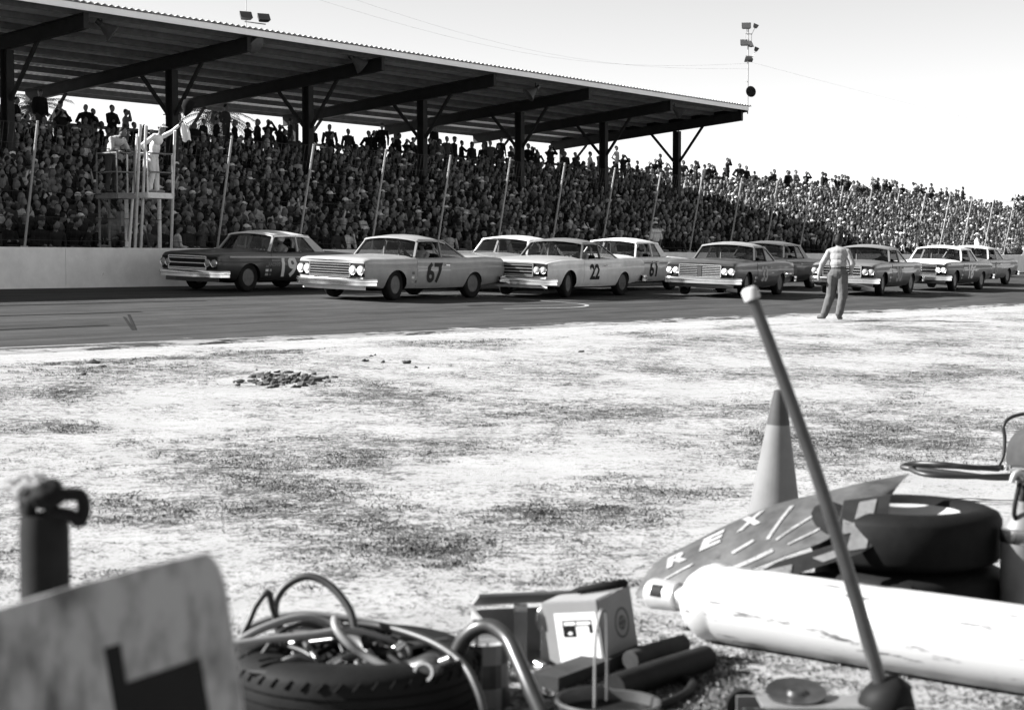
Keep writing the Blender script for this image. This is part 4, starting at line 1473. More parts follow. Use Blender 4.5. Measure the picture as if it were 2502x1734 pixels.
for t, q_, ml in ((tA0, QA, PIPE), (tA1, QA, PIPE), (tA0, QB, PIPE), (tA1, QB, PIPED)):
    pipe(tq(t, q_, zA), tq(t, q_ , zA + 1.0), 0.022, ml, 'rail_post')
for t, q_ in ((tB0, QA), (tB1, QA), (tB0, QB), (tB1, QB)):
    pipe(tq(t, q_, zB), tq(t, q_, zB + 1.0), 0.022, PIPED, 'rail_post')
for (t0, t1, z, ml) in ((tA0, tA1, zA, PIPED), (tB0, tB1, zB, PIPED)):
    for dz in (0.98, 0.52):
        pipe(tq(t0, QA, z + dz), tq(t1, QA, z + dz), 0.02, ml, 'rail')
        pipe(tq(t0, QB, z + dz), tq(t1, QB, z + dz), 0.02, ml, 'rail')
        pipe(tq(t0, QA, z + dz), tq(t0, QB, z + dz), 0.02, ml, 'rail')
# leaning masts and legs
for du, top_z, lean_u in ((0, 4.72, 20), (14, 4.7, 20), (88, 4.62, 16)):
    q_ = QA - 0.05
    pipe(tq(t_at(332 + du, 32.66), 32.66, WTOP - 0.01), tq(t_at(338 + du + lean_u - 10, q_ - 0.3), q_ - 0.3, top_z), 0.035, PIPE, 'mast')
for u_, q_, z_, ml in ((392, 32.62, zA, PIPE), (312, 32.7, zB, PIPE), (246, 32.75, zB, PIPED), (270, 33.0, zB, PIPED), (330, 33.0, zB, PIPED), (420, 33.0, zA, PIPED)):
    pipe(tq(t_at(u_, q_), q_, WTOP if q_ < 32.9 else 1.15), tq(t_at(u_, q_), q_, z_ - 0.06), 0.05 if ml is PIPE else 0.03, ml, 'leg')
pipe(tq(t_at(250, 32.7), 32.7, zB - 0.1), tq(t_at(305, 32.7), 32.7, 2.3), 0.022, PIPED, 'brace')
pipe(tq(t_at(345, 32.6), 32.6, zA - 0.1), tq(t_at(388, 32.6), 32.6, 2.35), 0.022, PIPED, 'brace')
pipe(tq(t_at(318, 32.3), 32.3, WTOP), tq(t_at(340, 31.9), 31.9, 4.5), 0.03, PIPE, 'mast')
for i in range(6):
    pipe(tq(t_at(300, 32.9), 32.9, 1.9 + i * 0.22), tq(t_at(311, 32.9), 32.9, 1.9 + i * 0.22), 0.012, PIPED, 'ladder_rung')
k = MB().mat(PIPED)
k.box(tr(tq(t_at(297, 32.45), 32.45, 2.45)), (0.16, 0.10, 0.36), Matrix.Rotation(-TH, 3, 'Z'))
k.build('switch_box', tower)

# flagman, leaning out with one arm raised
WCLO = M('white_overalls', 0.66, 0.85, var=0.06, scale=10)
WSHOE = M('pale_shoes', 0.4, 0.6)
def hand_prims(w, d, side, m=SKIN, curl=0.5, s=1.0):
    """palm, four fingers of unequal length and a thumb; w wrist, d direction, side = palm width axis"""
    d = Vector(d).normalized(); side = Vector(side).normalized()
    side = (side - d * side.dot(d)).normalized()
    nrm = d.cross(side)
    w = Vector(w)
    out = [cap(w, 0.028 * s, w + d * 0.075 * s, 0.034 * s, m), cap(w + d * .06 * s - side * .022 * s, 0.022 * s, w + d * .075 * s + side * .022 * s, 0.022 * s, m)]
    for i, ln in enumerate((0.062, 0.075, 0.070, 0.055)):
        b = w + d * 0.085 * s + side * ((i - 1.5) * 0.021 * s)
        k1 = b + (d * (1 - curl * .4) + nrm * curl * 0.7).normalized() * ln * 0.55 * s
        k2 = k1 + (d * (1 - curl) + nrm * curl * 1.4).normalized() * ln * 0.5 * s
        out += [cap(b, 0.0105 * s, k1, 0.010 * s, m), cap(k1, 0.010 * s, k2, 0.008 * s, m)]
    th = w + d * 0.03 * s - side * 0.035 * s
    th1 = th + (d * 0.7 - side * 0.6 + nrm * 0.3).normalized() * 0.04 * s
    out += [cap(th, 0.014 * s, th1, 0.012 * s, m), cap(th1, 0.011 * s, th1 + (d + nrm * 0.5).normalized() * 0.03 * s, 0.009 * s, m)]
    return out
def flagman():
    pr = [ell((-0.02, 0, 0.93), (0.135, 0.17, 0.15), WCLO), ell((0.03, 0, 1.12), (0.13, 0.165, 0.20), WCLO), ell((0.10, 0, 1.32), (0.13, 0.205, 0.15), WCLO),
          cap((0.14, 0, 1.40), 0.06, (0.18, 0, 1.50), 0.052, SKIN)]
    pr += head_prims((0.215, 0, 1.585), -0.35, 0.1, LHAT)
    # far arm (local -y is towards the camera side): raised arm forward and up, other hand behind the hip
    sh = Vector((0.12, 0.20, 1.39)); el_ = Vector((0.36, 0.27, 1.52)); ha = Vector((0.55, 0.28, 1.68))
    pr += [cap(sh, 0.068, el_, 0.055, WCLO), cap(el_, 0.052, ha, 0.040, WCLO)] + hand_prims(ha, (0.7, 0, 0.7), (0, 1, 0), curl=0.9)
    sh = Vector((0.09, -0.20, 1.39)); el_ = Vector((-0.20, -0.30, 1.16)); ha = Vector((-0.12, -0.20, 0.98))
    pr += [cap(sh, 0.070, el_, 0.056, WCLO), cap(el_, 0.052, ha, 0.040, WCLO)] + hand_prims(ha, (0.4, 0.1, -0.8), (1, 0, 0), curl=0.6)
    for sg, kx, fx_ in ((-1, 0.0, -0.08), (1, 0.03, 0.03)):
        kn = Vector((kx, sg * 0.10, 0.50))
        pr += [cap((-0.02, sg * 0.085, 0.88), 0.105, kn, 0.082, WCLO), cap(kn, 0.080, (fx_, sg * 0.11, 0.10), 0.068, WCLO), cap((fx_, sg * 0.11, 0.05), 0.048, (fx_ + 0.17, sg * 0.13, 0.04), 0.036, WSHOE)]
    return figure_mesh('flagman', pr, 0.012, 3, folds=0.012, fold_top=1.38)
fm = link('person', flagman())
pf = tq(t_at(380, 32.2), 32.2, zA + 0.02)
fm.location = pf
fm.rotation_euler = (0, 0, R(-8))
tag(fm, 'flagman in white overalls on the flag stand, arm raised over the track', 'person')
bpy.context.view_layer.update()
hand_w = fm.matrix_world @ Vector((0.60, 0.28, 1.74))
# the white flag hangs from the hand; the dark one is rolled at the end of its stick
FLW = M('white_flag_cloth', 0.78, 0.9, var=0.05)
FLD = M('dark_flag_cloth', 0.012, 0.9, var=0.3)
m_ = MB().mat(FLW)
rows = []
for i in range(9):
    s = i / 8
    c = hand_w + Vector((0.06 + 0.10 * s, -0.03, 0.02 - 0.46 * s))
    wd = 0.05 + 0.07 * math.sin(min(1, s * 1.3) * math.pi * 0.75)
    rows.append([c + Vector((f * wd, 0.05 * math.sin(f * 5 + s * 3) + 0.02, 0.03 * math.sin(f * 3))) for f in (-1, -.6, -.2, .2, .6, 1)])
m_.grid(rows, thick=(0, 0.012, 0))
one(m_, 'white_flag', 'white flag hanging limp from the flagman\'s raised hand', 'flag', smooth=60)
m_ = MB().mat(PIPED)
m_.tube([hand_w + Vector((-0.02, 0, -0.12)), hand_w + Vector((0.10, 0.03, 0.30)), hand_w + Vector((0.16, 0.04, 0.50))], 0.012, 6)
fl = thing('dark_flag', 'dark flag bunched round its stick above the flagman\'s hand', 'flag', hand_w)
for v_ in range(len(m_.v)): m_.v[v_] = tuple(Vector(m_.v[v_]) - hand_w)
m_.build('stick', fl)
m_ = MB().mat(FLD)
m_.lathe([(0.01, 0.0), (0.05, 0.05), (0.10, 0.13), (0.15, 0.24), (0.165, 0.33), (0.13, 0.41), (0.05, 0.45), (0.0, 0.455)], 16, Matrix.Translation((0.10, 0.03, 0.16)) @ Matrix.Rotation(R(18), 4, 'Y'))
for i, v_ in enumerate(m_.v):
    p = Vector(v_); n_ = noise.noise(p * 9.0) * 0.035
    m_.v[i] = (p.x + n_, p.y * 0.55 + n_, p.z + n_ * 0.6)
m_.build('cloth', fl, 70)

# second official on the lower deck, bent over the rail
def official():
    pr = [ell((0, 0, 0.93), (0.135, 0.17, 0.15), PANTS), ell((0.08, 0, 1.10), (0.15, 0.175, 0.18), CLOTH), ell((0.20, 0, 1.26), (0.14, 0.215, 0.14), CLOTH), cap((0.28, 0, 1.33), 0.06, (0.34, 0, 1.40), 0.05, SKIN)]
    pr += head_prims((0.40, 0, 1.46), 0.3, 0.3)
    for sg in (-1, 1):
        sh = Vector((0.21, sg * 0.21, 1.30)); el_ = Vector((0.30, sg * 0.28, 1.05)); ha = Vector((0.46, sg * 0.20, 1.00))
        pr += [cap(sh, 0.07, el_, 0.055, CLOTH), cap(el_, 0.05, ha, 0.038, SKIN)] + hand_prims(ha, (0.8, 0, -0.3), (0, 1, 0), curl=0.8)
        kn = Vector((0.02, sg * 0.11, 0.5))
        pr += [cap((0, sg * 0.085, 0.88), 0.1, kn, 0.075, PANTS), cap(kn, 0.07, (-0.02, sg * 0.12, 0.1), 0.058, PANTS), cap((-0.02, sg * 0.12, 0.05), 0.046, (0.14, sg * 0.13, 0.04), 0.035, SHOE)]
    return figure_mesh('official', pr, 0.014, 3, folds=0.012, fold_top=1.25)
of = link('person', official())
of.location = tq(t_at(276, 32.4), 32.4, zB + 0.02)
of.rotation_euler = (0, 0, ANG + 0.1)
of.color = (0.32, 0.32, 0.32, 1)
tag(of, 'race official in grey shirt leaning on the rail of the lower deck', 'person')

# ------------------------------------------------------------------ man walking by the trackside, seen from behind
MSHIRT = M('cream_shirt', 0.34, 0.85, var=0.10, scale=9, bump=0.15)
MTROU = M('grey_baggy_trousers', 0.12, 0.9, var=0.2, scale=9, bump=0.2)
BELT = M('dark_belt', 0.02, 0.5)
def walker():
    # facing local +x; walks away from the camera and to the left
    pr = [ell((0.0, 0, 0.95), (0.145, 0.185, 0.15), MTROU), ell((0.0, 0, 1.055), (0.135, 0.172, 0.028), BELT), ell((0.01, 0, 1.14), (0.140, 0.180, 0.13), MSHIRT), ell((0.02, 0, 1.27), (0.135, 0.19, 0.16), MSHIRT), ell((0.015, 0, 1.385), (0.115, 0.205, 0.10), MSHIRT),
          cap((0.03, 0, 1.43), 0.062, (0.05, 0, 1.53), 0.054, SKIN), ell((0.02, 0, 1.455), (0.075, 0.08, 0.03), MSHIRT)]
    pr += head_prims((0.075, 0, 1.615), 0.25, 0.12)
    pr.append(ell((0.03, 0.0, 1.60), (0.10, 0.09, 0.10), HAIR))
    # left arm hangs a little out, right arm bent forward
    sh = Vector((0.01, 0.185, 1.375)); el_ = Vector((-0.05, 0.31, 1.13)); ha = Vector((-0.04, 0.38, 0.90))
    pr += [cap((0.015, 0.06, 1.42), 0.06, sh, 0.07, MSHIRT), cap(sh, 0.070, el_, 0.064, MSHIRT), cap(el_, 0.058, ha + Vector((0, -.01, .03)), 0.046, MSHIRT)] + hand_prims(ha, (0.05, 0.12, -1), (1, 0, 0), curl=0.5)
    sh = Vector((0.02, -0.185, 1.375)); el_ = Vector((0.0, -0.29, 1.13)); ha = Vector((0.16, -0.24, 0.98))
    pr += [cap((0.015, -0.06, 1.42), 0.06, sh, 0.07, MSHIRT), cap(sh, 0.070, el_, 0.064, MSHIRT), cap(el_, 0.058, ha, 0.044, MSHIRT)] + hand_prims(ha, (0.8, 0.2, -0.3), (0, 0, 1), curl=0.6)
    # legs in stride, baggy
    kn = Vector((0.11, 0.15, 0.52)); an = Vector((0.02, 0.27, 0.12))
    pr += [cap((0, 0.10, 0.90), 0.125, kn, 0.105, MTROU), cap(kn, 0.105, an, 0.080, MTROU), cap(an + Vector((0, 0, -.06)), 0.046, an + Vector((0.10, 0.14, -.075)), 0.036, SHOE)]
    kn = Vector((0.04, -0.10, 0.50)); an = Vector((-0.06, -0.04, 0.12))
    pr += [cap((0, -0.09, 0.90), 0.125, kn, 0.105, MTROU), cap(kn, 0.100, an, 0.078, MTROU), cap(an + Vector((0, 0, -.07)), 0.046, an + Vector((0.15, -0.02, -.085)), 0.036, SHOE)]
    return figure_mesh('walker', pr, 0.0105, 3, folds=0.007, fold_top=1.42)
wk = link('person', walker())
Yw = 36.0
pw = at(2046, 797, Yw)
wk.location = (pw.x, pw.y, base_z(*to_tq(pw.x, pw.y)) + 0.005)
wk.rotation_euler = (0, 0, R(70))
wk.scale = (1.03, 1.03, 1.03)
tag(wk, 'man in cream shirt and baggy grey trousers walking along the trackside', 'person')

# two people at the fence behind the wall
for (u_, q_, kw, tone, yaw_, lab) in ((1601, 33.6, dict(arms='down', jacket=False, hat=LHAT), 0.60, ANG + math.pi - 0.3, 'man in white shirt and hat standing at the fence with his back turned'),
                                     (2385, 33.4, dict(arms='fold', jacket=True, hat=LHAT), 0.75, ANG + 0.4, 'stout person in white at the fence above the last car')):
    o = link('person', figure_mesh('bystander', standing(**kw), 0.016, 3))
    o.location = tq(t_at(u_, q_), q_, 1.16)
    o.rotation_euler = (0, 0, yaw_)
    o.color = (tone,) * 3 + (1,)
    tag(o, lab, 'person')

# ------------------------------------------------------------------ loudspeakers, floodlights, masts
HORN = M('grey_horn_paint', 0.13, 0.55, var=0.2)
def horn(u, v, q, yaw_, lab, s=1.0):
    t = t_at(u, q)
    p = tq(t, q)
    z = CAMZ + (HORIZON - v) / FPX * p.y
    root = thing('loudspeaker', lab, 'loudspeaker', (p.x, p.y, z), yaw_, 'horn loudspeakers under the roof')
    k = MB().mat(HORN)
    Mx = Matrix.Rotation(R(128), 4, 'Y')
    k.lathe([(0.30 * s, 0.42 * s), (0.31 * s, 0.41 * s), (0.21 * s, 0.25 * s), (0.13 * s, 0.08 * s), (0.085 * s, -0.04 * s), (0.0, -0.05 * s)], 20, Mx)
    k.mat(BLACK); k.lathe([(0.0, 0.0), (0.08 * s, 0.01 * s), (0.17 * s, 0.24 * s), (0.298 * s, 0.415 * s)], 20, Mx)
    k.build('bell', root, 50)
    k = MB().mat(DKMETAL)
    k.lathe([(0.0, -0.22 * s), (0.09 * s, -0.21 * s), (0.10 * s, -0.06 * s), (0.0, -0.05 * s)], 14, Mx)
    k.build('driver_housing', root, 50)
    k = MB().mat(BEAMM)
    zr2 = roof_z(q) + 0.03 - z
    k.tube([(0, 0, 0.02), (0, 0, zr2)], 0.018, 6)
    k.build('hanger', root)
horn(258, 68, QF + 1.0, R(15), 'horn loudspeaker hanging under the roof left of the second beam')
horn(612, 100, QF + 0.5, R(-30), 'horn loudspeaker hung beside the second beam, below the twin floodlights')
horn(868, 150, QF + 1.1, R(20), 'horn loudspeaker hanging in front of the third beam')
horn(1308, 222, QF + 1.0, R(200), 'horn loudspeaker hanging between the fourth and fifth beams')
horn(1645, 268, QF + 1.0, R(10), 'horn loudspeaker hanging under the roof near its right end')
LAMPB = M('floodlight_housing', 0.07, 0.6, metal=0.2, var=0.2)
LAMPG = M('floodlight_glass', 0.10, 0.3, var=0.1)
def flood(parent, p, rotz, tilt, w=0.42, h=0.30):
    k = MB().mat(LAMPB)
    Rm = Matrix.Translation(p) @ Matrix.Rotation(rotz, 4, 'Z') @ Matrix.Rotation(tilt, 4, 'Y')
    q8 = []
    for x, ww, hh in ((-0.14, 0.5, 0.5), (-0.08, 0.8, 0.8), (0.06, 1.0, 1.0)):
        q8.append([Rm @ Vector((x, sy * w / 2 * ww, sz * h / 2 * hh)) for sy, sz in ((-1, -1), (1, -1), (1, 1), (-1, 1), (-1, -1))])
    k.grid(q8)
    k.add([q8[0][j] for j in range(4)], [(0, 1, 2, 3)])
    k.mat(LAMPG)
    k.add([Rm @ Vector((0.055, sy * w / 2 * .97, sz * h / 2 * .97)) for sy, sz in ((-1, -1), (1, -1), (1, 1), (-1, 1))], [(0, 1, 2, 3)])
    k.build('floodlight', parent)
# twin floodlights with a whip mast on the roof edge
pm = tq(t_at(607, QF), QF, roof_z(QF) + 0.05)
mast1 = thing('floodlight_mast', 'thin mast with two floodlights on the roof edge over the second beam', 'floodlight', pm)
k = MB().mat(STEEL_GR); k.tube([(0, 0, 0), (0, 0, 2.6)], 0.016, 6); k.build('pole', mast1)
k = MB().mat(STEEL_GR); k.tube([Vector((-0.05, 0, 0.18)), Vector((0.62, 0.05, 0.10))], 0.02, 6); k.build('cross_arm', mast1)
flood(mast1, Vector((0.0, -0.05, 0.36)), R(-60), R(-35), 0.40, 0.26)
flood(mast1, Vector((0.56, 0.0, 0.30)), R(-60), R(-35), 0.40, 0.26)
# tall mast at the right end of the roof
pe = tq(T_END, QF - 0.02, roof_z(QF) + 0.05)
mast2 = thing('floodlight_mast', 'tall mast with stacked floodlights at the right end of the roof', 'floodlight', pe)
k = MB().mat(STEEL_GR); k.tube([(0, 0, -0.4), (0, 0, 3.75)], 0.036, 6); k.build('pole', mast2)
for z_, x_ in ((3.42, 0.18), (2.36, 0.25), (1.2, -.1)):
    k = MB().mat(STEEL_GR); k.tube([Vector((-0.12, 0, z_)), Vector((x_, -0.04, z_ - 0.03))], 0.025, 6); k.build('cross_arm', mast2)
flood(mast2, Vector((-0.09, 0, 3.78)), R(-95), R(-25), 0.44, 0.30)
flood(mast2, Vector((-0.16, 0, 2.98)), R(-95), R(-25), 0.42, 0.30)
flood(mast2, Vector((0.14, 0.02, 2.92)), R(-20), R(-25), 0.40, 0.28)
flood(mast2, Vector((0.02, -0.05, 2.18)), R(-85), R(60), 0.40, 0.24)
for a, b in (((-0.08, 0, 3.44), (-0.08, 0, 3.68)), ((-0.14, 0, 3.42), (-0.14, 0, 2.95)), ((0.16, -.02, 3.40), (0.16, 0, 2.95)), ((0.18, -.04, 3.4), (0.33, -.06, 3.72)), ((0.22, -.04, 2.34), (0.38, -.06, 2.62))):
    k = MB().mat(STEEL_GR); k.tube([Vector(a), Vector(b)], 0.013, 5); k.build('bracket', mast2)
flood(mast2, Vector((0.36, -0.06, 3.80)), R(-10), R(-65), 0.14, 0.26)
flood(mast2, Vector((0.40, -0.06, 2.70)), R(-10), R(-65), 0.14, 0.22)
k = MB().mat(HORN)
Mx = Matrix.Translation((0.05, -0.1, 0.62)) @ Matrix.Rotation(R(-70), 4, 'Z') @ Matrix.Rotation(R(84), 4, 'Y')
k.lathe([(0.26, 0.20), (0.27, 0.19), (0.20, 0.06), (0.10, -0.06), (0.0, -0.08)], 22, Mx)
k.mat(BLACK); k.lathe([(0.0, 0.02), (0.12, 0.06), (0.26, 0.20)], 22, Mx)
k.build('loudspeaker_horn', mast2, 50)
# wires strung across the sky
for i, (z0, z1, y0, y1) in enumerate(((2.0, -0.6, 0, 0), (1.75, -1.6, 0.1, 0.3), (2.1, 3.0, 0, 0))):
    k = MB().mat(STEEL_GR)
    a = pe + Vector((0, 0, z0)); b = pm + Vector((0, 0, 1.6 + 0.5 * i)) if i < 2 else pe + D * 60 + Vector((18, 0, z1 - 4))
    pts = [a.lerp(b, s / 16) - Vector((0, 0, 1.1 * math.sin(math.pi * s / 16))) for s in range(17)]
    k.tube(pts, 0.0028, 4)
    one(k, 'overhead_wire', ['thin upper wire strung between the two floodlight masts', 'thin lower wire strung between the two floodlight masts', 'thin wire running down to the right from the tall mast'][i], 'wire')

# ------------------------------------------------------------------ trees beyond the stands
LEAF = M('dark_foliage', 0.06, 0.7, var=0.5, scale=2.0)
BARK = M('palm_bark', 0.16, 0.9, var=0.3, scale=8, bump=0.4)
random.seed(21)
def palm(u, v_crown, y, lab, size=2.0):
    p = at(u, v_crown, y)
    root = thing('palm_tree', lab, 'tree', (p.x, p.y, 0.6))
    hgt = p.z - 0.6
    k = MB().mat(BARK)
    k.tube([(0.3 * math.sin(s / 8 * 1.5), 0, hgt * s / 8) for s in range(9)], [0.26 - 0.12 * s / 8 for s in range(9)], 10)
    k.build('trunk', root, 60)
    k = MB().mat(LEAF)
    top = Vector((0.3, 0, hgt))
    for i in range(46):
        a = random.uniform(0, 2 * math.pi); el_ = random.uniform(-0.7, 1.2); ln = size * random.uniform(0.6, 1.0)
        d_ = Vector((math.cos(a), math.sin(a), 0))
        pts = [top + d_ * ln * s / 6 * math.cos(el_ * (1 - s / 9)) + Vector((0, 0, ln * (math.sin(el_) * s / 6 - 0.55 * (s / 6) ** 2))) for s in range(7)]
        side = Vector((-d_.y, d_.x, 0))
        for s in range(1, 7):
            b0, b1 = pts[s - 1], pts[s]
            for j in range(3):
                c = b0.lerp(b1, j / 3)
                for sg in (-1, 1):
                    tip = c + side * sg * 0.34 * size / 2 * (1 - s / 9) + (b1 - b0) * 0.8 - Vector((0, 0, 0.22))
                    k.add([c, c + (b1 - b0) * 0.22, tip], [(0, 1, 2)])
    k.build('crown', root)
palm(512, 282, 110, 'shaggy palm tree behind the stand right of the flagman', 3.0)
palm(70, 262, 105, 'palm tree behind the stand at the left edge', 2.4)
def tree(u, v_top, y, rx, rz, lab, n=2600):
    p = at(u, v_top, y)
    root = thing('broadleaf_tree', lab, 'tree', (p.x, p.y, 0.6), group='trees beyond the open stand')
    zc_ = p.z - 0.6 - rz
    k = MB().mat(BARK)
    k.tube([(0, 0, 0), (0.1, 0, zc_ * 0.6), (0.2, 0.1, zc_)], [0.4, 0.3, 0.18], 8)
    for i in range(7):
        a = i * 0.9; k.tube([(0.1, 0, zc_ * 0.6), (math.cos(a) * rx * .4, math.sin(a) * rx * .4, zc_), (math.cos(a) * rx * .7, math.sin(a) * rx * .7, zc_ + rz * .4)], [0.18, 0.1, 0.04], 5)
    k.build('trunk', root)
    k = MB().mat(LEAF)
    cl = [Vector((random.gauss(0, .45) * rx, random.gauss(0, .45) * rx, zc_ + random.gauss(0.05, .42) * rz)) for _ in range(34)]
    for i in range(n):
        c = random.choice(cl)
        d_ = Vector((random.gauss(0, 1), random.gauss(0, 1), random.gauss(0, 1))).normalized()
        o_ = c + Vector((d_.x * rx, d_.y * rx, d_.z * rz)) * random.uniform(.08, .26)
        a = Vector((random.uniform(-1, 1), random.uniform(-1, 1), random.uniform(-1, 1))).normalized() * 0.30
        b = a.orthogonal().normalized() * 0.16
        k.add([o_ - a, o_ + b, o_ + a, o_ - b], [(0, 1, 2, 3)])
    k.build('crown', root)
tree(2485, 494, 190, 4.2, 3.4, 'dark round-topped tree highest above the stand at the right edge')
tree(2432, 500, 200, 3.4, 2.6, 'dark tree just right of where the stand ends')
tree(2528, 500, 215, 4.5, 3.2, 'dark tree cut off by the right edge of the picture')
# ------------------------------------------------------------------ pit equipment in the foreground
def gz(x, y):
    return base_z(*to_tq(x, y))
def gp(u, v, z=0.0):
    return at_z(u, v, z)
# big tyre lying flat with tools inside
TREAD_R = M('worn_tyre_rubber', 0.010, 0.7, var=0.4, scale=12, bump=0.2)
def fat_tyre(root_name, lab, c, r=0.375, w=0.21, rim=0.20, tilt=None, grooves=0, group=None, n=48):
    root = thing(root_name, lab, 'tyre', c, 0, group)
    if tilt: root.rotation_euler = tilt
    k = MB().mat(TREAD_R)
    h = w / 2
    prof = [(rim + 0.005, -h * 0.72), (rim + 0.03, -h * 0.95), (rim + 0.09, -h * 1.0), (r - 0.05, -h * 0.95), (r - 0.012, -h * 0.80), (r, -h * 0.62), (r + 0.002, 0), (r, h * 0.62), (r - 0.012, h * 0.80), (r - 0.05, h * 0.95), (rim + 0.09, h * 1.0), (rim + 0.03, h * 0.95), (rim + 0.005, h * 0.72), (rim + 0.03, h * 0.5), (r - 0.07, h * 0.35), (r - 0.06, 0), (r - 0.07, -h * 0.35), (rim + 0.03, -h * 0.5)]
    k.lathe(prof, n, Matrix.Translation((0, 0, h)), closed=True)
    k.build('carcass', root, 60)
    if grooves:
        kk = MB().mat(M('tread_groove_dark', 0.006, 0.9))
        for j in range(grooves):
            a = 2 * math.pi * j / grooves
            for z0, z1, da in ((h * 1.50, h * 1.72, 0.06), ):
                pts = []
                for s in range(4):
                    aa = a + da * s / 3; z = z0 + (z1 - z0) * s / 3; rr = r + 0.0015 - max(0, (z - h * 1.62)) * 0.45
                    pts.append((rr * math.cos(aa), rr * math.sin(aa), z))
                kk.tube(pts, 0.004, 4)
        for z in (h * 0.7, h * 1.0, h * 1.3):
            kk.lathe([(r + 0.0028 + 0.003 * math.cos(t_), z + 0.004 * math.sin(t_)) for t_ in np.linspace(0, 2 * math.pi, 5, endpoint=False)], n, closed=True)
        tag(kk.build('tread_groove', root), kind='stuff')
    return root
TC = Vector((-0.49, 5.32, 0.0))
fat_tyre('tyre', 'worn tyre lying flat at the front, heaped with hoses and tools', TC, 0.385, 0.225, 0.215, grooves=46)
# floor of junk inside the tyre: a dark tray of rags, then the tools
k = MB().mat(M('oily_rag', 0.03, 0.95, var=0.5, scale=20, bump=0.5))
rows = []
for i in range(13):
    rows.append([Vector((TC.x + (j - 6) * 0.0255, TC.y + (i - 6) * 0.0255, 0.175 + 0.035 * noise.noise(Vector((i * .7, j * .7, 2))))) for j in range(13)])
k.grid(rows, thick=(0, 0, -0.16))
one(k, 'oily_rag', 'crumpled oily rags filling the hollow of the front tyre', 'rag', smooth=60)
HOSE_L = M('grey_air_hose', 0.20, 0.5, var=0.15, scale=10)
HOSE_D = M('black_air_hose', 0.02, 0.5, var=0.3, scale=10)
def hose(pts, r, mat, lab, name='air_hose', n=10, cat='hose', group=None):
    k = MB().mat(mat)
    k.tube(spline(pts, n), r, 10)
    return one(k, name, lab, cat, group, smooth=80)
A = lambda u, v, y: at(u, v, y)
hose([A(705, 1620, 5.30), A(672, 1500, 5.34), A(690, 1440, 5.36), A(745, 1408, 5.36), A(800, 1425, 5.34), A(848, 1478, 5.30), A(866, 1530, 5.27), A(870, 1590, 5.25), A(850, 1660, 5.22)], 0.0125, HOSE_D, 'black hose standing in a tall round loop above the front tyre')
hose([A(565, 1600, 5.2), A(605, 1525, 5.25), A(625, 1480, 5.28), A(655, 1447, 5.30), A(668, 1490, 5.32), A(700, 1560, 5.34), A(720, 1600, 5.3)], 0.0100, HOSE_D, 'thin black hose rising beside the tall loop on the front tyre')
hose([A(572, 1572, 5.12), A(640, 1535, 5.15), A(730, 1508, 5.2), A(800, 1522, 5.22), A(870, 1560, 5.2), A(905, 1600, 5.15), A(930, 1630, 5.12), A(960, 1660, 5.10)], 0.0125, HOSE_L, 'grey hose curving over the top of the front tyre')
hose([A(560, 1575, 5.08), A(660, 1560, 5.10), A(760, 1550, 5.12), A(840, 1540, 5.15), A(900, 1548, 5.2), A(960, 1570, 5.25), A(985, 1600, 5.25)], 0.0115, HOSE_L, 'grey hose lying straight across the rim of the front tyre')
hose([A(818, 1510, 5.16), A(822, 1535, 5.12), A(850, 1570, 5.09), A(890, 1600, 5.08), A(935, 1625, 5.06), A(985, 1650, 5.05)], 0.0125, HOSE_L, 'short grey hose dropping diagonally into the front tyre')
hose([A(580, 1545, 5.4), A(650, 1515, 5.42), A(740, 1500, 5.45), A(830, 1508, 5.45), A(900, 1520, 5.44), A(980, 1540, 5.40)], 0.0125, HOSE_L, 'grey hose along the far rim of the front tyre')
hose([A(860, 1520, 5.36), A(960, 1535, 5.30), A(1060, 1570, 5.18), A(1130, 1620, 5.05), A(1165, 1680, 4.98), A(1185, 1745, 4.95), A(1190, 1790, 5.0)], 0.0125, HOSE_D, 'black hose arching from the front tyre down to the ground')
hose([A(680, 1625, 5.1), A(700, 1612, 5.12), A(735, 1602, 5.14), A(775, 1625, 5.14), A(800, 1650, 5.1)], 0.010, HOSE_L, 'short loop of grey hose inside the front tyre')
for i, (lab_, pts_) in enumerate((
    ('thin black cable looping low across the front tyre', [(600, 1600, 5.2), (660, 1575, 5.25), (740, 1590, 5.2), (800, 1640, 5.1), (760, 1660, 5.08)]),
    ('thin black cable along the near rim of the front tyre', [(610, 1640, 5.06), (700, 1648, 5.03), (800, 1655, 5.02), (900, 1650, 5.04), (980, 1625, 5.08)]),
    ('thin black cable rising through the grey hoses', [(640, 1600, 5.2), (690, 1540, 5.25), (760, 1525, 5.3), (820, 1560, 5.3), (850, 1620, 5.2)]),
    ('thin black cable coiled at the right of the tool heap', [(900, 1560, 5.3), (960, 1560, 5.3), (1000, 1590, 5.22), (980, 1630, 5.15), (920, 1640, 5.12), (900, 1600, 5.18)]),
    ('thin black cable trailing from the tyre towards the oil can', [(980, 1560, 5.35), (1040, 1560, 5.4), (1090, 1590, 5.4), (1120, 1640, 5.32), (1110, 1700, 5.2)]))):
    hose([A(*q_) for q_ in pts_], 0.0085, HOSE_D, lab_)
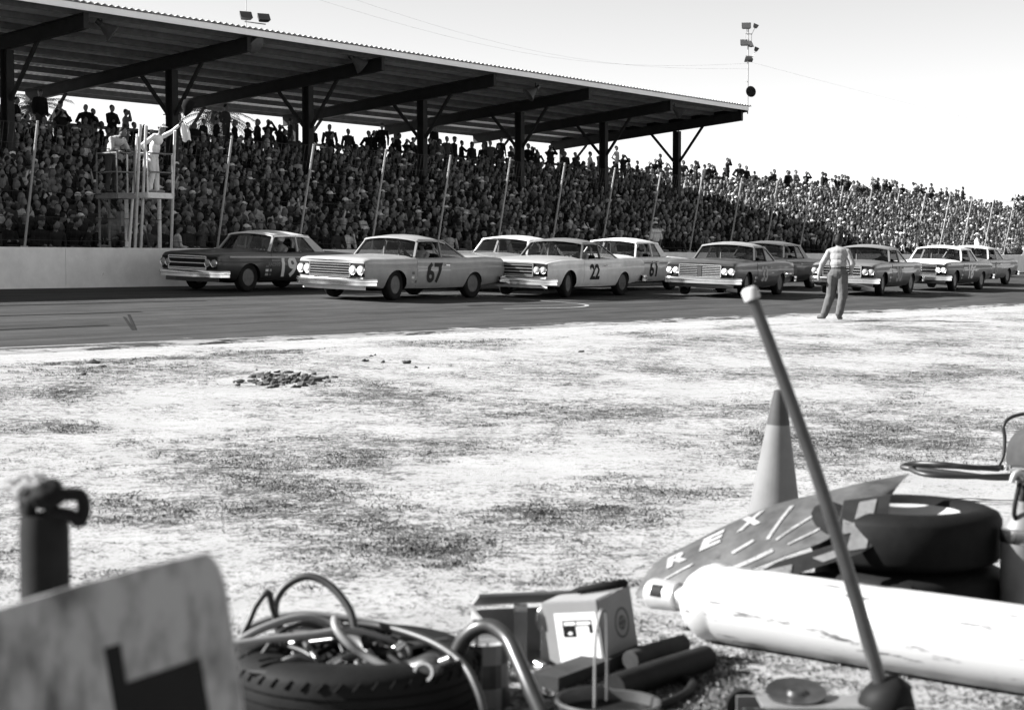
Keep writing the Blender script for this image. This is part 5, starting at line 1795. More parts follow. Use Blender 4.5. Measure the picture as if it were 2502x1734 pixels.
# sockets and tools shining in the tyre
SOCK = M('polished_socket', 0.8, 0.2, metal=1.0, var=0.15, scale=14)
def rod(a, b, r, mat, name, lab, cat, group=None, ends=None):
    k = MB().mat(mat)
    a, b = Vector(a), Vector(b)
    d_ = (b - a)
    if ends:
        k.tube([a, a + d_ * .3, a + d_ * .32, a + d_ * .68, a + d_ * .7, b], [r, r, r * .7, r * .7, r, r], 12)
    else:
        k.tube([a, a + d_ * .04, a + d_ * .96, b], [r * .85, r, r, r * .85], 12)
    return one(k, name, lab, cat, group, smooth=40)
zt = 0.155
rod(A(800, 1628, 5.1), A(828, 1612, 5.14), 0.014, SOCK, 'socket', 'long bright socket in the middle of the tool heap', 'tool', 'tools in the front tyre')
rod(A(845, 1646, 5.1), A(862, 1628, 5.12), 0.014, SOCK, 'socket', 'small bright socket below the long socket, at the tyre rim', 'tool', 'tools in the front tyre')
rod(A(962, 1588, 5.14), A(985, 1574, 5.18), 0.013, SOCK, 'socket', 'bright socket at the right end of the tool heap', 'tool', 'tools in the front tyre')
rod(A(925, 1638, 5.07), A(958, 1640, 5.07), 0.008, SOCK, 'extension_bar', 'short bright bar on the near rim of the front tyre', 'tool', 'tools in the front tyre')
rod(A(872, 1618, 5.1), A(885, 1635, 5.08), 0.012, DKMETAL, 'socket', 'dark socket right of the small bright socket', 'tool', 'tools in the front tyre')
rod(A(745, 1570, 5.2), A(780, 1618, 5.1), 0.010, DKMETAL, 'wrench_handle', 'dark wrench handle slanting among the hoses', 'tool', 'tools in the front tyre')
rod(A(830, 1612, 5.14), A(880, 1592, 5.2), 0.011, DKMETAL, 'extension_bar', 'dark bar running on from the long socket', 'tool', 'tools in the front tyre')
random.seed(31)
JUNK = [('ratchet_handle', 'dark ratchet handle', DKMETAL), ('hose_end', 'black hose end', RUBBER), ('steel_bar', 'dull steel bar', M('dull_steel', 0.2, 0.4, metal=0.8, var=0.3)), ('rubber_pipe', 'soft rubber pipe', RUBBER)]
spots_j = ['left of the tall loop', 'under the tall loop', 'nearest the pit board', 'in the middle of the heap', 'behind the long socket', 'beside the impact wrench', 'at the far rim', 'below the far rim', 'under the arching hose', 'at the right rim', 'deep in the hollow', 'across the hollow', 'against the near rim', 'crossing the grey hoses']
for i in range(14):
    nm_, ds_, mt_ = JUNK[i % 4]
    a_ = random.uniform(0, 6.28); rr = random.uniform(0.02, 0.24)
    c_ = TC + Vector((rr * math.cos(a_), rr * math.sin(a_), 0.20 + 0.05 * random.random()))
    h_ = random.uniform(0, 3.14); ln = random.uniform(0.06, 0.14)
    d_ = Vector((math.cos(h_), math.sin(h_), random.uniform(-.35, .35))) * ln
    kk = MB().mat(mt_)
    if i % 4 in (1, 3):
        kk.tube(spline([c_ - d_, c_ + Vector((0, 0, 0.03)), c_ + d_ + Vector((0.03, 0.02, -.02)), c_ + d_ * 1.3 - Vector((0, 0, .06))], 6), random.uniform(.009, .013), 8)
    else:
        kk.tube([c_ - d_, c_ + d_ * .6, c_ + d_ * .62, c_ + d_], [0.008, 0.008, 0.017, 0.016], 10)
    one(kk, nm_, ds_ + ' in the front tyre, ' + spots_j[i], 'tool', 'tools in the front tyre', smooth=50)
# impact wrench on the right of the heap
iw = thing('impact_wrench', 'dark air impact wrench lying on the right rim of the front tyre', 'tool', A(1020, 1640, 5.08))
k = MB().mat(DKMETAL)
k.lathe([(0.0, -0.09), (0.035, -0.085), (0.042, -0.04), (0.042, 0.04), (0.03, 0.075), (0.016, 0.085), (0.016, 0.12), (0.0, 0.12)], 16, Matrix.Rotation(R(65), 4, 'Y') @ Matrix.Rotation(R(20), 4, 'X'))
k.build('body', iw, 50)
k = MB().mat(RUBBER); k.tube([(0, -.01, -0.01), (-0.02, -.03, -0.07), (-0.03, -.04, -0.13)], [0.02, 0.018, 0.016], 10); k.build('grip', iw, 60)
k = MB().mat(SOCK); k.lathe([(0.030, -0.002), (0.030, 0.012), (0.022, 0.012), (0.022, -0.002)], 18, Matrix.Translation((0.02, -0.045, 0.01)) @ Matrix.Rotation(R(80), 4, 'X'), closed=True); k.build('ring', iw, 40)

# checkered oil can and bright fittings behind the tyre's right rim
can = thing('oil_can', 'small checkered oil can right of the front tyre', 'can', (gp(1180, 1720).x, 5.42, 0))
CANL, CANDK = M('can_grey_paint', 0.16, 0.4, var=0.2, coat=0.2), M('can_black_paint', 0.012, 0.4, coat=0.2)
k = MB()
ncol, zs_ = 8, (0.0, 0.075, 0.15, 0.21)
for iz in range(3):
    for j in range(ncol * 3):
        k.mat(CANDK if ((j // 3) + iz) % 2 else CANL)
        a0, a1 = 2 * math.pi * j / (ncol * 3), 2 * math.pi * (j + 1) / (ncol * 3)
        k.add([(0.085 * math.cos(a0), 0.085 * math.sin(a0), zs_[iz]), (0.085 * math.cos(a1), 0.085 * math.sin(a1), zs_[iz]), (0.085 * math.cos(a1), 0.085 * math.sin(a1), zs_[iz + 1]), (0.085 * math.cos(a0), 0.085 * math.sin(a0), zs_[iz + 1])], [(0, 1, 2, 3)])
k.build('body', can, 60)
k = MB().mat(SOCK)
k.lathe([(0.085, 0.21), (0.090, 0.214), (0.088, 0.224), (0.078, 0.226), (0.05, 0.215), (0.0, 0.215)], 24); k.build('rim', can, 50)
k = MB().mat(DKMETAL); k.tube([(-0.02, 0, 0.21), (-0.025, 0, 0.28)], 0.008, 8); k.build('spout', can)
for i, (u_, v_, y_, lab) in enumerate(((1098, 1558, 5.75, 'leftmost bright round fitting behind the front tyre'), (1050, 1548, 5.8, 'flat bright fitting nearest the arching black hose'), (1140, 1546, 5.75, 'bright fitting beside the top of the bent pipe'))):
    p_ = A(u_, v_, y_)
    ft = thing('pipe_fitting', lab, 'fitting', (p_.x, p_.y, gz(p_.x, p_.y)), 0, 'bright fittings behind the tyre')
    hz = p_.z - ft.location.z
    k = MB().mat(DKMETAL); k.lathe([(0.045, 0.0), (0.045, hz - 0.03), (0.03, hz - 0.02), (0, hz - 0.02)], 14); k.build('cup', ft, 40)
    k = MB().mat(SOCK); k.lathe([(0.032, hz - 0.022), (0.034, hz), (0.02, hz + 0.008), (0.0, hz + 0.008)], 14); k.build('cap', ft, 40)
# bent pipe
hose([A(1118, 1590, 5.25), A(1138, 1556, 5.24), A(1170, 1532, 5.22), A(1205, 1532, 5.2), A(1240, 1560, 5.16), A(1265, 1610, 5.10), A(1300, 1690, 5.02), A(1345, 1790, 4.95), A(1365, 1850, 4.93)], [0.024] * 81, M('dull_bent_pipe', 0.07, 0.35, metal=0.45, var=0.3, scale=12), 'thick bent metal pipe curving down right of the front tyre', 'bent_pipe', cat='pipe')
# open toolbox behind
tb = thing('toolbox', 'open grey metal toolbox with small tools, behind the carton', 'toolbox', (A(1290, 1600, 6.05).x, 6.05, 0), R(12))
TBM = M('grey_toolbox_enamel', 0.3, 0.45, var=0.2, spots=0.2, spot_v=0.05)
for c, sz, nm in (((0, 0.10, 0.085), (0.36, 0.012, 0.17), 'back_panel'), ((-0.18, 0, 0.085), (0.012, 0.2, 0.17), 'side_panel'), ((0.18, 0, 0.085), (0.012, 0.2, 0.17), 'side_panel'), ((0, 0, 0.008), (0.36, 0.2, 0.012), 'base_panel')):
    k = MB().mat(TBM); k.box(c, sz); k.build(nm, tb)
k = MB().mat(TBM); k.box((0.0, 0.055, 0.215), (0.36, 0.14, 0.010), Matrix.Rotation(R(-24), 3, 'X')); k.build('lid', tb)
def small(name, lab, cat, mb_, smooth=50): return one(mb_, name, lab, cat, 'small tools by the toolbox', smooth)
p0 = Vector((A(1272, 1560, 5.98).x, 5.98, 0.0))
k = MB().mat(M('grey_file', 0.2, 0.4, metal=0.5)); k.box(p0 + Vector((0.0, 0, 0.10)), (0.045, 0.03, 0.20)); k.mat(SOCK); k.box(p0 + Vector((0.0, -0.004, 0.205)), (0.048, 0.03, 0.022)); small('battery_cell', 'upright grey block with a bright top inside the toolbox', 'tool', k)
k = MB().mat(M('spoon_metal', 0.3, 0.35, metal=0.6, var=0.2)); k.ball(p0 + Vector((0.085, -0.01, 0.165)), (0.034, 0.010, 0.05), 14, 8); k.box(p0 + Vector((0.092, -0.01, 0.06)), (0.045, 0.012, 0.13)); small('tyre_spoon', 'spoon-ended tyre iron standing in the toolbox', 'tool', k)
rod(A(1310, 1618, 5.78), A(1328, 1628, 5.75), 0.013, SOCK, 'socket', 'bright square-ended socket in front of the toolbox', 'tool', 'small tools by the toolbox')
k = MB().mat(DKMETAL); k.lathe([(0.0, 0), (0.06, 0.0), (0.065, 0.03), (0.05, 0.05), (0.0, 0.052)], 18, Matrix.Translation((A(1318, 1640, 5.74).x, 5.74, gz(.1, 5.7)))); small('grease_tin', 'flat dark tin on the ground before the toolbox', 'tin', k)

# carton with printed label, tipped on a dark board
CARD = M('grey_cardboard', 0.30, 0.9, var=0.10, scale=6)
cb = thing('carton', 'cardboard carton with a white label and a round emblem, tipped to one side', 'carton', (A(1455, 1612, 6.02).x, 6.02, 0.012), 0)
cb.rotation_euler = (R(3), R(-8), R(-30))
bw, bd, bh = 0.215, 0.26, 0.235
for c, sz, nm in (((0, -bd / 2, bh / 2), (bw, 0.006, bh), 'front_panel'), ((0, bd / 2, bh / 2), (bw, 0.006, bh), 'back_panel'), ((-bw / 2, 0, bh / 2), (0.006, bd - 0.008, bh), 'side_panel'), ((bw / 2, 0, bh / 2), (0.006, bd - 0.008, bh), 'side_panel'), ((0, 0, 0.004), (bw - 0.01, bd - 0.01, 0.006), 'base_panel'), ((0, -bd * 0.25, bh + 0.001), (bw - .008, bd * 0.48, 0.005), 'flap')):
    k = MB().mat(CARD); k.box(c, sz); pnl = k.build(nm, cb)
    if nm == 'front_panel':
        k = MB().mat(M('white_label_paper', 0.62, 0.6, var=0.03)); k.box((0.018, -bd / 2 - 0.0042, bh * 0.44), (bw * 0.76, 0.0012, bh * 0.80)); k.build('label', pnl)
        INK = M('black_ink', 0.012, 0.6)
        k = MB().mat(INK)
        y_ = -bd / 2 - 0.0056
        for cx, cz, sx, sz2 in ((0.022, 0.170, 0.116, 0.004), (0.022, 0.153, 0.116, 0.003), (-0.034, 0.161, 0.004, 0.02), (0.078, 0.161, 0.004, 0.02), (0.017, 0.161, 0.003, 0.016), (-0.011, 0.133, 0.050, 0.038), (0.0735, 0.141, 0.013, 0.030)):
            k.box((cx, y_, cz), (sx, 0.0008, sz2))
        k.build('print', pnl)
        k = MB().mat(M('white_ink', 0.6, 0.6)); k.ball((-0.008, y_ - 0.0008, 0.126), (0.009, 0.0006, 0.006), 10, 6); k.build('print_dot', pnl)
    if nm == 'side_panel' and c[0] > 0:
        k = MB().mat(M('emblem_ink', 0.10, 0.7))
        def rings(r0, r1):
            k.lathe([(r0, 0), (r1, 0), (r1, 0.0008), (r0, 0.0008)], 28, Matrix.Translation((bw / 2 + 0.0034, 0.03, bh * 0.52)) @ Matrix.Rotation(math.pi / 2, 4, 'Y'), closed=True)
        rings(0.046, 0.054); rings(0.020, 0.026)
        k.box((bw / 2 + 0.0036, 0.03, bh * 0.52), (0.0008, 0.012, 0.05)); k.box((bw / 2 + 0.0045, 0.03, bh * 0.52), (0.0008, 0.05, 0.012))
        k.build('emblem', pnl)
k = MB().mat(RUBBER)
Mc = cb.matrix_basis
k.tube([Mc @ Vector(p_) for p_ in ((-0.02, -0.02, bh + 0.018), (0.06, 0.0, bh + 0.022), (0.13, 0.06, bh + 0.020), (0.10, 0.11, bh + 0.012))], [0.012, 0.016, 0.015, 0.010], 10)
one(k, 'rubber_strip', 'black rubber strip lying on top of the carton', 'rubber strip', smooth=70)
# dark timbers and pipes on the ground right of the carton
DKWOOD = M('dark_oily_wood', 0.05, 0.8, var=0.4, scale=10)
def log(a, b, r, mat, name, lab, cat='pipe', sq=False, sec=8):
    k = MB().mat(mat)
    if sq: k.bar(a, b, r[0], r[1])
    else: k.tube([Vector(a), Vector(a).lerp(Vector(b), .5) + Vector((0, 0, 0.002)), Vector(b)], r, 12)
    return one(k, name, lab, cat, 'odds and ends on the ground by the carton', smooth=50)
log(gp(1330, 1668, 0.03), gp(1545, 1590, 0.03), (0.11, 0.05), DKWOOD, 'timber_block', 'dark timber lying under and in front of the carton', 'timber', True)
log(gp(1540, 1612, 0.055), gp(1668, 1572, 0.055), 0.034, DKWOOD, 'round_bar', 'dark round bar pointing right, behind the other bars', 'bar')
log(gp(1500, 1680, 0.05), gp(1725, 1606, 0.05), 0.045, RUBBER, 'rubber_roll', 'thick dark roll with a cut end, right of the carton', 'roll')
log(gp(1545, 1690, 0.02), gp(1650, 1632, 0.02), (0.03, 0.02), M('pale_strip_wood', 0.24, 0.8), 'wooden_strip', 'thin pale wooden strip pointing at the dark roll', 'strip', True)
hose([gp(1590, 1730, 0.02), gp(1640, 1712, 0.02), gp(1680, 1690, 0.02), gp(1690, 1668, 0.02), gp(1660, 1655, 0.02)], 0.016, RUBBER, 'short curl of dark hose in front of the dark roll', 'hose_offcut')
# pail with a wire bail
pl = thing('metal_pail', 'dented metal pail with upright wire handle at the bottom edge', 'pail', (A(1487, 1700, 5.02).x, 5.02, 0.0), R(15))
pl.scale = (1, 1, 0.72)
k = MB().mat(M('dull_pail_metal', 0.10, 0.4, metal=0.4, var=0.25, scale=8))
k.lathe([(0.135, 0.0), (0.155, 0.165), (0.162, 0.172), (0.160, 0.182), (0.150, 0.180), (0.130, 0.010), (0.0, 0.010)], 32)
for i, v_ in enumerate(k.v):
    p_ = Vector(v_)
    if p_.x > 0.05 and p_.z > 0.12: k.v[i] = (p_.x * 0.97, p_.y * 0.9, p_.z - 0.014)
k.build('bucket', pl, 50)
k = MB().mat(BLACK); k.lathe([(0.0, 0.125), (0.144, 0.125), (0.144, 0.12), (0.0, 0.12)], 28); k.build('inner_shade', pl)  # black disc paints in the shade inside the pail
k = MB().mat(M('dull_wire', 0.16, 0.5, metal=0.3)); k.tube(spline([(-0.05, -0.02, 0.15), (-0.035, 0.02, 0.40), (-0.015, 0.04, 0.52), (0.0, 0.05, 0.53), (0.01, 0.05, 0.48), (0.015, 0.06, 0.15)], 8), 0.0045, 6); k.build('handle', pl, 60)

# floor jack with long handle
jk = thing('floor_jack', 'trolley jack with a long upright handle and round lifting pad', 'jack', (A(2010, 1700, 5.12).x, 5.12, 0.0), 0)
jx = jk.location.x
JMET = M('grey_jack_paint', 0.20, 0.5, var=0.25, spots=0.2, spot_v=0.06)
def jl(u, v, y): return A(u, v, y) - jk.location
k = MB().mat(JMET)
for y_ in (-0.075, 0.075):
    k.box((0.0, y_, 0.060), (0.50, 0.012, 0.065))
k.box((0.02, 0, 0.090), (0.42, 0.14, 0.008)); k.build('frame', jk)
k = MB().mat(DKMETAL)
pc = jl(1945, 1692, 5.16)
k.lathe([(0.0, -0.02), (0.06, -0.018), (0.088, -0.004), (0.092, 0.008), (0.075, 0.004), (0.03, 0.0), (0.024, 0.012), (0.0, 0.012)], 24, Matrix.Translation(pc) @ Matrix.Rotation(R(12), 4, 'X')); k.build('saddle', jk, 40)
k = MB().mat(JMET); k.bar(pc + Vector((0, 0, -0.025)), Vector((0.15, 0, 0.075)), 0.05, 0.03); k.build('lift_arm', jk)
for x_, y_ in ((-0.235, -0.125), (-0.225, 0.11), (0.23, -0.10), (0.23, 0.10)):
    k = MB().mat(BLACK)
    r_ = 0.052
    k.lathe([(0.0, -0.02), (r_ * .6, -0.02), (r_, -0.018), (r_, 0.018), (r_ * .6, 0.02), (0.0, 0.02)], 22, Matrix.Translation((x_, y_, r_)) @ Matrix.Rotation(math.pi / 2, 4, 'X'))
    k.build('wheel', jk, 40)
hs = jl(2176, 1680, 5.10)
k = MB().mat(BLACK)
k.tube([hs + Vector((-0.02, 0, -0.12)), hs + Vector((-0.01, 0, -0.04)), hs + Vector((-0.012, 0, 0.0)), hs + Vector((-0.02, 0, 0.025))], [0.082, 0.086, 0.074, 0.045], 18)
k.mat(SOCK); k.tube([hs + Vector((0.055, -0.03, 0.005)), hs + Vector((0.075, -0.035, -0.09))], 0.008, 8)
k.build('handle_socket', jk, 50)
k = MB().mat(M('worn_jack_handle', 0.06, 0.42, metal=0.3, var=0.35, scale=10))
hb, ht = jl(2150, 1665, 5.10), jl(1838, 728, 5.22)
pts = [hb.lerp(ht, s / 10) + Vector((0.018 * math.sin(s / 10 * math.pi), 0, 0)) for s in range(11)]
k.tube([hb - (ht - hb) * 0.04] + pts, [0.0225] + [0.0225 - 0.004 * s / 10 for s in range(11)], 16)
hn = k.build('handle', jk, 60)
k = MB().mat(M('pale_handle_knob', 0.5, 0.4, var=0.2))
dz_ = (pts[-1] - pts[-2]).normalized()
k.tube([pts[-1] - dz_ * 0.006, pts[-1] - dz_ * 0.004, pts[-1] + dz_ * 0.026, pts[-1] + dz_ * 0.034], [0.018, 0.0255, 0.0255, 0.016], 18); k.build('knob', hn, 50)

# white gas cylinder lying on the ground
def gas_cylinder():
    r = 0.143
    a = Vector((0.79, 6.355, r)); b = Vector((2.16, 5.18, r + 0.004))
    d_ = (b - a).normalized()
    root = thing('gas_cylinder', 'large scuffed white gas cylinder lying on its side at right', 'gas cylinder', (a.x, a.y, 0))
    zx = Vector((0, 0, 1)); y_ = zx.cross(d_).normalized(); x_ = y_.cross(d_)
    Mx = Matrix.Translation(a - root.location) @ Matrix((x_, y_, d_)).transposed().to_4x4()
    m, nt, bs = new_mat('scuffed_white_cylinder')
    N = nt.nodes.new; L = nt.links
    tc = N('ShaderNodeTexCoord'); mp = N('ShaderNodeMapping')
    mp0 = N('ShaderNodeMapping'); mp0.inputs['Rotation'].default_value = (0, 0, -math.atan2(d_.y, d_.x)); mp.inputs['Scale'].default_value = (4, 30, 30)
    L.new(tc.outputs['Object'], mp0.inputs['Vector']); L.new(mp0.outputs[0], mp.inputs['Vector'])
    nz = N('ShaderNodeTexNoise'); nz.inputs['Scale'].default_value = 1.0; nz.inputs['Detail'].default_value = 9; nz.inputs['Roughness'].default_value = 0.72
    L.new(mp.outputs[0], nz.inputs['Vector'])
    rp = N('ShaderNodeMapRange'); rp.inputs['From Min'].default_value = 0.565; rp.inputs['From Max'].default_value = 0.62; rp.inputs['To Min'].default_value = 0.34; rp.inputs['To Max'].default_value = 0.06
    L.new(nz.outputs['Fac'], rp.inputs['Value'])
    cc = N('ShaderNodeCombineColor')
    for c in ('Red', 'Green', 'Blue'): L.new(rp.outputs[0], cc.inputs[c])
    L.new(cc.outputs[0], bs.inputs['Base Color']); bs.inputs['Roughness'].default_value = 0.5
    ln = (b - a).length
    k = MB().mat(m)
    k.lathe([(0.045, -0.155), (0.075, -0.15), (0.105, -0.125), (0.132, -0.085), (0.146, -0.045), (r, 0.0), (r - 0.003, 0.012), (r - 0.003, 0.02), (r, 0.03), (r + .002, ln * 0.5), (r, ln - 0.03), (r * 0.96, ln), (0.0, ln + 0.01)], 48, Mx)
    k.build('tank', root, 30)
    k = MB().mat(M('brushed_valve_guard', 0.5, 0.38, metal=0.6, var=0.2))
    k.lathe([(0.040, -0.15), (0.043, -0.20), (0.056, -0.205), (0.060, -0.32), (0.052, -0.335), (0.038, -0.33), (0.032, -0.21), (0.0, -0.20)], 24, Mx); cp_ = k.build('valve_guard', root, 35)
    k = MB().mat(BLACK)
    slot = Mx @ Matrix.Translation((0.0, 0.0, -0.27))
    cam_dir = (Vector((0, 0, CAMZ)) - a).normalized()
    lx = slot.to_3x3().inverted() @ cam_dir; ang = math.atan2(lx.y, lx.x) - 0.2
    pts_ = []
    for s in range(7):
        aa = ang - 0.38 + 0.76 * s / 6
        pts_.append(slot @ Vector((0.0525 * math.cos(aa), 0.0525 * math.sin(aa), 0)))
    rows = [[slot @ Vector((0.0605 * math.cos(ang - .4 + .8 * s / 6), 0.0605 * math.sin(ang - .4 + .8 * s / 6), zz)) for s in range(7)] for zz in (-0.028, 0.022)]
    k.grid(rows); k.build('slot', cp_)
gas_cylinder()

# stacked tyres at right, a third leaning in the shade before them
ST = Vector((A(2222, 1240, 6.80).x, 6.80, 0.0))
fat_tyre('tyre', 'lower tyre of the stack behind the white cylinder', ST, 0.37, 0.225, 0.205, group='tyres behind the white cylinder')
fat_tyre('tyre', 'upper tyre of the stack behind the white cylinder', ST + Vector((-0.012, 0.008, 0.2265)), 0.372, 0.225, 0.215, group='tyres behind the white cylinder')
k = MB().mat(M('pale_wheel_disc', 0.5, 0.45, var=0.1)); k.lathe([(0.0, 0.0), (0.12, 0.0), (0.16, 0.02), (0.205, 0.035), (0.213, 0.055), (0.205, 0.05), (0.15, 0.03), (0.0, 0.012)], 32, Matrix.Translation(ST + Vector((-0.012, 0.008, 0.37))))
one(k, 'wheel_disc', 'pale wheel disc shining inside the upper stacked tyre', 'wheel disc', smooth=40)
tl = fat_tyre('tyre', 'dark tyre lying low between the sign boards and the white cylinder', Vector((1.22, 6.42, 0.0)), 0.33, 0.20, 0.19, group='tyres behind the white cylinder')

# painted sheet-metal sign boards leaning on the tyres
TINP = M('faded_sign_tin', 0.10, 0.55, metal=0.2, var=0.75, scale=5, spots=0.3, spot_v=0.07)
TIN_W = M('white_sign_paint', 0.34, 0.7, var=0.35, scale=12, spots=0.45, spot_v=0.12)
top = [A(1552, 1452, 7.10), A(1600, 1376, 7.12), A(1700, 1320, 7.12), A(1800, 1270, 7.10), A(1900, 1230, 7.08), A(2000, 1205, 7.05), A(2100, 1180, 7.00), A(2222, 1156, 6.96)]
bot = [A(1556, 1460, 7.02), A(1650, 1445, 6.86), A(1730, 1420, 6.76), A(1830, 1390, 6.68), A(1930, 1352, 6.64), A(2020, 1318, 6.62), A(2070, 1270, 6.70), A(2180, 1206, 6.86)]
topS, botS = spline(top, 4), spline(bot, 4)
def sheet_pt(i, s):
    a, b = topS[i], botS[i]
    return a.lerp(b, s) + Vector((0, -0.008, 0.018)) * math.sin(s * math.pi) * (1 - 0.5 * i / len(topS))
sg1 = thing('tin_sign', 'long bent tin sign with faded white letters, propped on the tyres', 'sign', (top[0].x, top[0].y, 0))
k = MB().mat(TINP)
ns = len(topS)
k.grid([[sheet_pt(i, j / 8) - sg1.location for i in range(ns)] for j in range(9)], thick=(0.0, 0.003, -0.004))
k.build('sheet', sg1, 60)
def on_sheet(fi, s, lift=0.004):
    i = min(max(fi, 0), ns - 1.001); i0 = int(i)
    p_ = sheet_pt(i0, s).lerp(sheet_pt(i0 + 1, s), i - i0)
    e1 = sheet_pt(i0 + 1, s) - sheet_pt(i0, s); e2 = sheet_pt(i0, min(s + .1, 1)) - sheet_pt(i0, max(s - .1, 0))
    nrm = e1.cross(e2).normalized()
    if nrm.dot(Vector((0, 0, CAMZ)) - p_) < 0: nrm = -nrm
    return p_ + nrm * lift - sg1.location
def stroke(f0, s0, f1, s1, w=0.5):
    w *= 1.7
    k_ = MB().mat(TIN_W)
    d_ = Vector((f1 - f0, (s1 - s0) * 9)); n_ = Vector((-d_.y, d_.x)).normalized() * w / 2
    rws = []
    for q_ in (-1, 1):
        rws.append([on_sheet(f0 + (f1 - f0) * j / 8 + q_ * n_.x, s0 + (s1 - s0) * j / 8 + q_ * n_.y / 9) for j in range(9)])
    k_.grid(rws)
    return k_
for ch, f0, f1, s0, s1 in (('R', 4.8, 7.0, 0.42, 0.14), ('E', 8.3, 10.4, 0.36, 0.10), ('X', 12.0, 14.4, 0.30, 0.05)):
    me_ = sliced(text_mesh(ch, 1.0, TIN_W, 0.05))
    xs = [v.co.x for v in me_.vertices]; ys = [v.co.y for v in me_.vertices]
    for v in me_.vertices:
        fx_ = (v.co.x - min(xs)) / (max(xs) - min(xs)); fy_ = (v.co.y - min(ys)) / (max(ys) - min(ys))
        v.co = on_sheet(f0 + (f1 - f0) * fx_ + 0.8 * (fy_ - .5), s0 + (s1 - s0) * fy_)
    link('painted_letter', me_, sg1)
SCR = M('scraped_paint', 0.30, 0.7, var=0.5, scale=20, spots=0.5, spot_v=0.10)
TIN_KEEP, TIN_W = TIN_W, SCR
for st_ in ((17.3, 0.16, 14.2, 0.66, .22), (15.0, 0.72, 19.0, 0.50, .18), (10.8, 0.66, 13.0, 0.58, .25), (9.5, 0.93, 14.5, 0.86, .3), (3.0, 0.66, 7.0, 0.58, .2), (6.0, 0.82, 9.0, 0.74, .15), (16.0, 0.86, 20.0, 0.76, .15)):
    stroke(*st_).build('painted_stroke', sg1)
TIN_W = TIN_KEEP

# second board: dark with a white character, facing the camera
sg2 = thing('sign_board', 'dark board with bold white strokes leaning under the tin sign', 'sign', (A(2050, 1400, 6.5).x, 6.5, 0))
def bpnt(u, v):
    y = 6.62 - (v - 1210) / 190 * 0.20
    return A(u, v, y) - sg2.location
outl = [(2062, 1222), (2176, 1208), (2168, 1290), (2152, 1322), (2100, 1352), (2000, 1384), (1940, 1404), (1850, 1400), (1900, 1372), (2040, 1330)]
def plate(poly, mat, name, off, th):
    k_ = MB().mat(mat)
    n_ = len(poly)
    f_ = [bpnt(*p_) + Vector((0, -off, 0)) for p_ in poly]
    k_.add(f_ + [p_ + Vector((0, th, 0)) for p_ in f_], [tuple(range(n_)), tuple(range(2 * n_ - 1, n_ - 1, -1))] + [(i, n_ + i, n_ + (i + 1) % n_, (i + 1) % n_) for i in range(n_)])
    return k_.build(name, sg2)
plate(outl, M('dark_sign_enamel', 0.035, 0.5, var=0.4, scale=16, spots=0.25, spot_v=0.15), 'panel', 0.0, 0.008)
for poly in ([(2100, 1226), (2142, 1218), (2116, 1338), (2068, 1345)], [(2060, 1268), (2098, 1282), (2092, 1298), (2058, 1304)], [(1985, 1362), (2050, 1340), (2056, 1356), (2010, 1372)], [(1872, 1392), (1935, 1378), (1932, 1400), (1868, 1398)]):
    plate(poly, TIN_W, 'painted_letter', 0.003, 0.002)

# traffic cone
tc_ = gp(1890, 1296)
cn = thing('traffic_cone', 'tall grey traffic cone with a dark tip, behind the tin sign', 'cone', (tc_.x, tc_.y, gz(tc_.x, tc_.y) + 0.004))
cn.rotation_euler = (0, R(2), 0)
k = MB().mat(M('faded_cone_rubber', 0.20, 0.65, var=0.15, scale=6, spots=0.12, spot_v=0.18))
k.lathe([(0.165, 0.0), (0.165, 0.012), (0.148, 0.02), (0.060, 0.56), (0.056, 0.56), (0.13, 0.015)], 32)
k.build('body', cn, 40)
k = MB().mat(M('dark_cone_tip', 0.075, 0.6)); k.lathe([(0.061, 0.558), (0.030, 0.735), (0.024, 0.74), (0.0, 0.738)], 28); k.build('tip', cn, 40)

# right edge: air tank with hoses, and an upright bottle
tk = gp(2560, 1215)
at_k = thing('air_tank', 'dark round air tank cut off by the right edge', 'tank', (tk.x, tk.y + 0.1, 0))
k = MB().mat(M('dark_tank_paint', 0.06, 0.55, var=0.25))
k.lathe([(0.0, -0.30), (0.10, -0.285), (0.16, -0.25), (0.19, -0.20), (0.195, 0.35), (0.0, 0.38)], 30, Matrix.Translation((0.05, 0, 0.24)) @ Matrix.Rotation(R(82), 4, 'X') @ Matrix.Rotation(R(15), 4, 'Y')); k.build('vessel', at_k, 50)
k = MB().mat(STEEL_DK)
for x_ in (-0.10, 0.18): k.box((x_, 0, 0.035), (0.03, 0.3, 0.07))
k.build('foot', at_k)
k = MB().mat(SOCK); vp = A(2462, 1143, tk.y - 0.05) - at_k.location
k.tube([vp, vp + Vector((0.12, 0.02, 0.0))], 0.02, 10); k.lathe([(0.0, 0), (0.028, 0), (0.028, 0.02), (0, 0.02)], 12, Matrix.Translation(vp)); k.build('valve', at_k, 40)
yt_ = tk.y
hose([A(2440, 1138, yt_), A(2452, 1110, yt_), A(2455, 1070, yt_), A(2452, 1040, yt_), A(2466, 1022, yt_ + .02), A(2495, 1012, yt_ + .05), A(2530, 1012, yt_ + .1), A(2560, 1060, yt_ + 0.1), A(2560, 1160, yt_ + 0.1)], 0.011, HOSE_D, 'black hose rising in a hook from the air tank valve', n=8)
hose([A(2450, 1142, yt_), A(2380, 1142, yt_ - .1), A(2300, 1134, yt_ - .1), A(2240, 1132, yt_), A(2205, 1140, yt_), A(2240, 1146, yt_ - .1), A(2330, 1156, yt_ - .2), A(2420, 1166, yt_ - .25), A(2500, 1166, yt_ - .2)], 0.017, HOSE_D, 'black hose coiled flat on the sand left of the air tank', n=8)
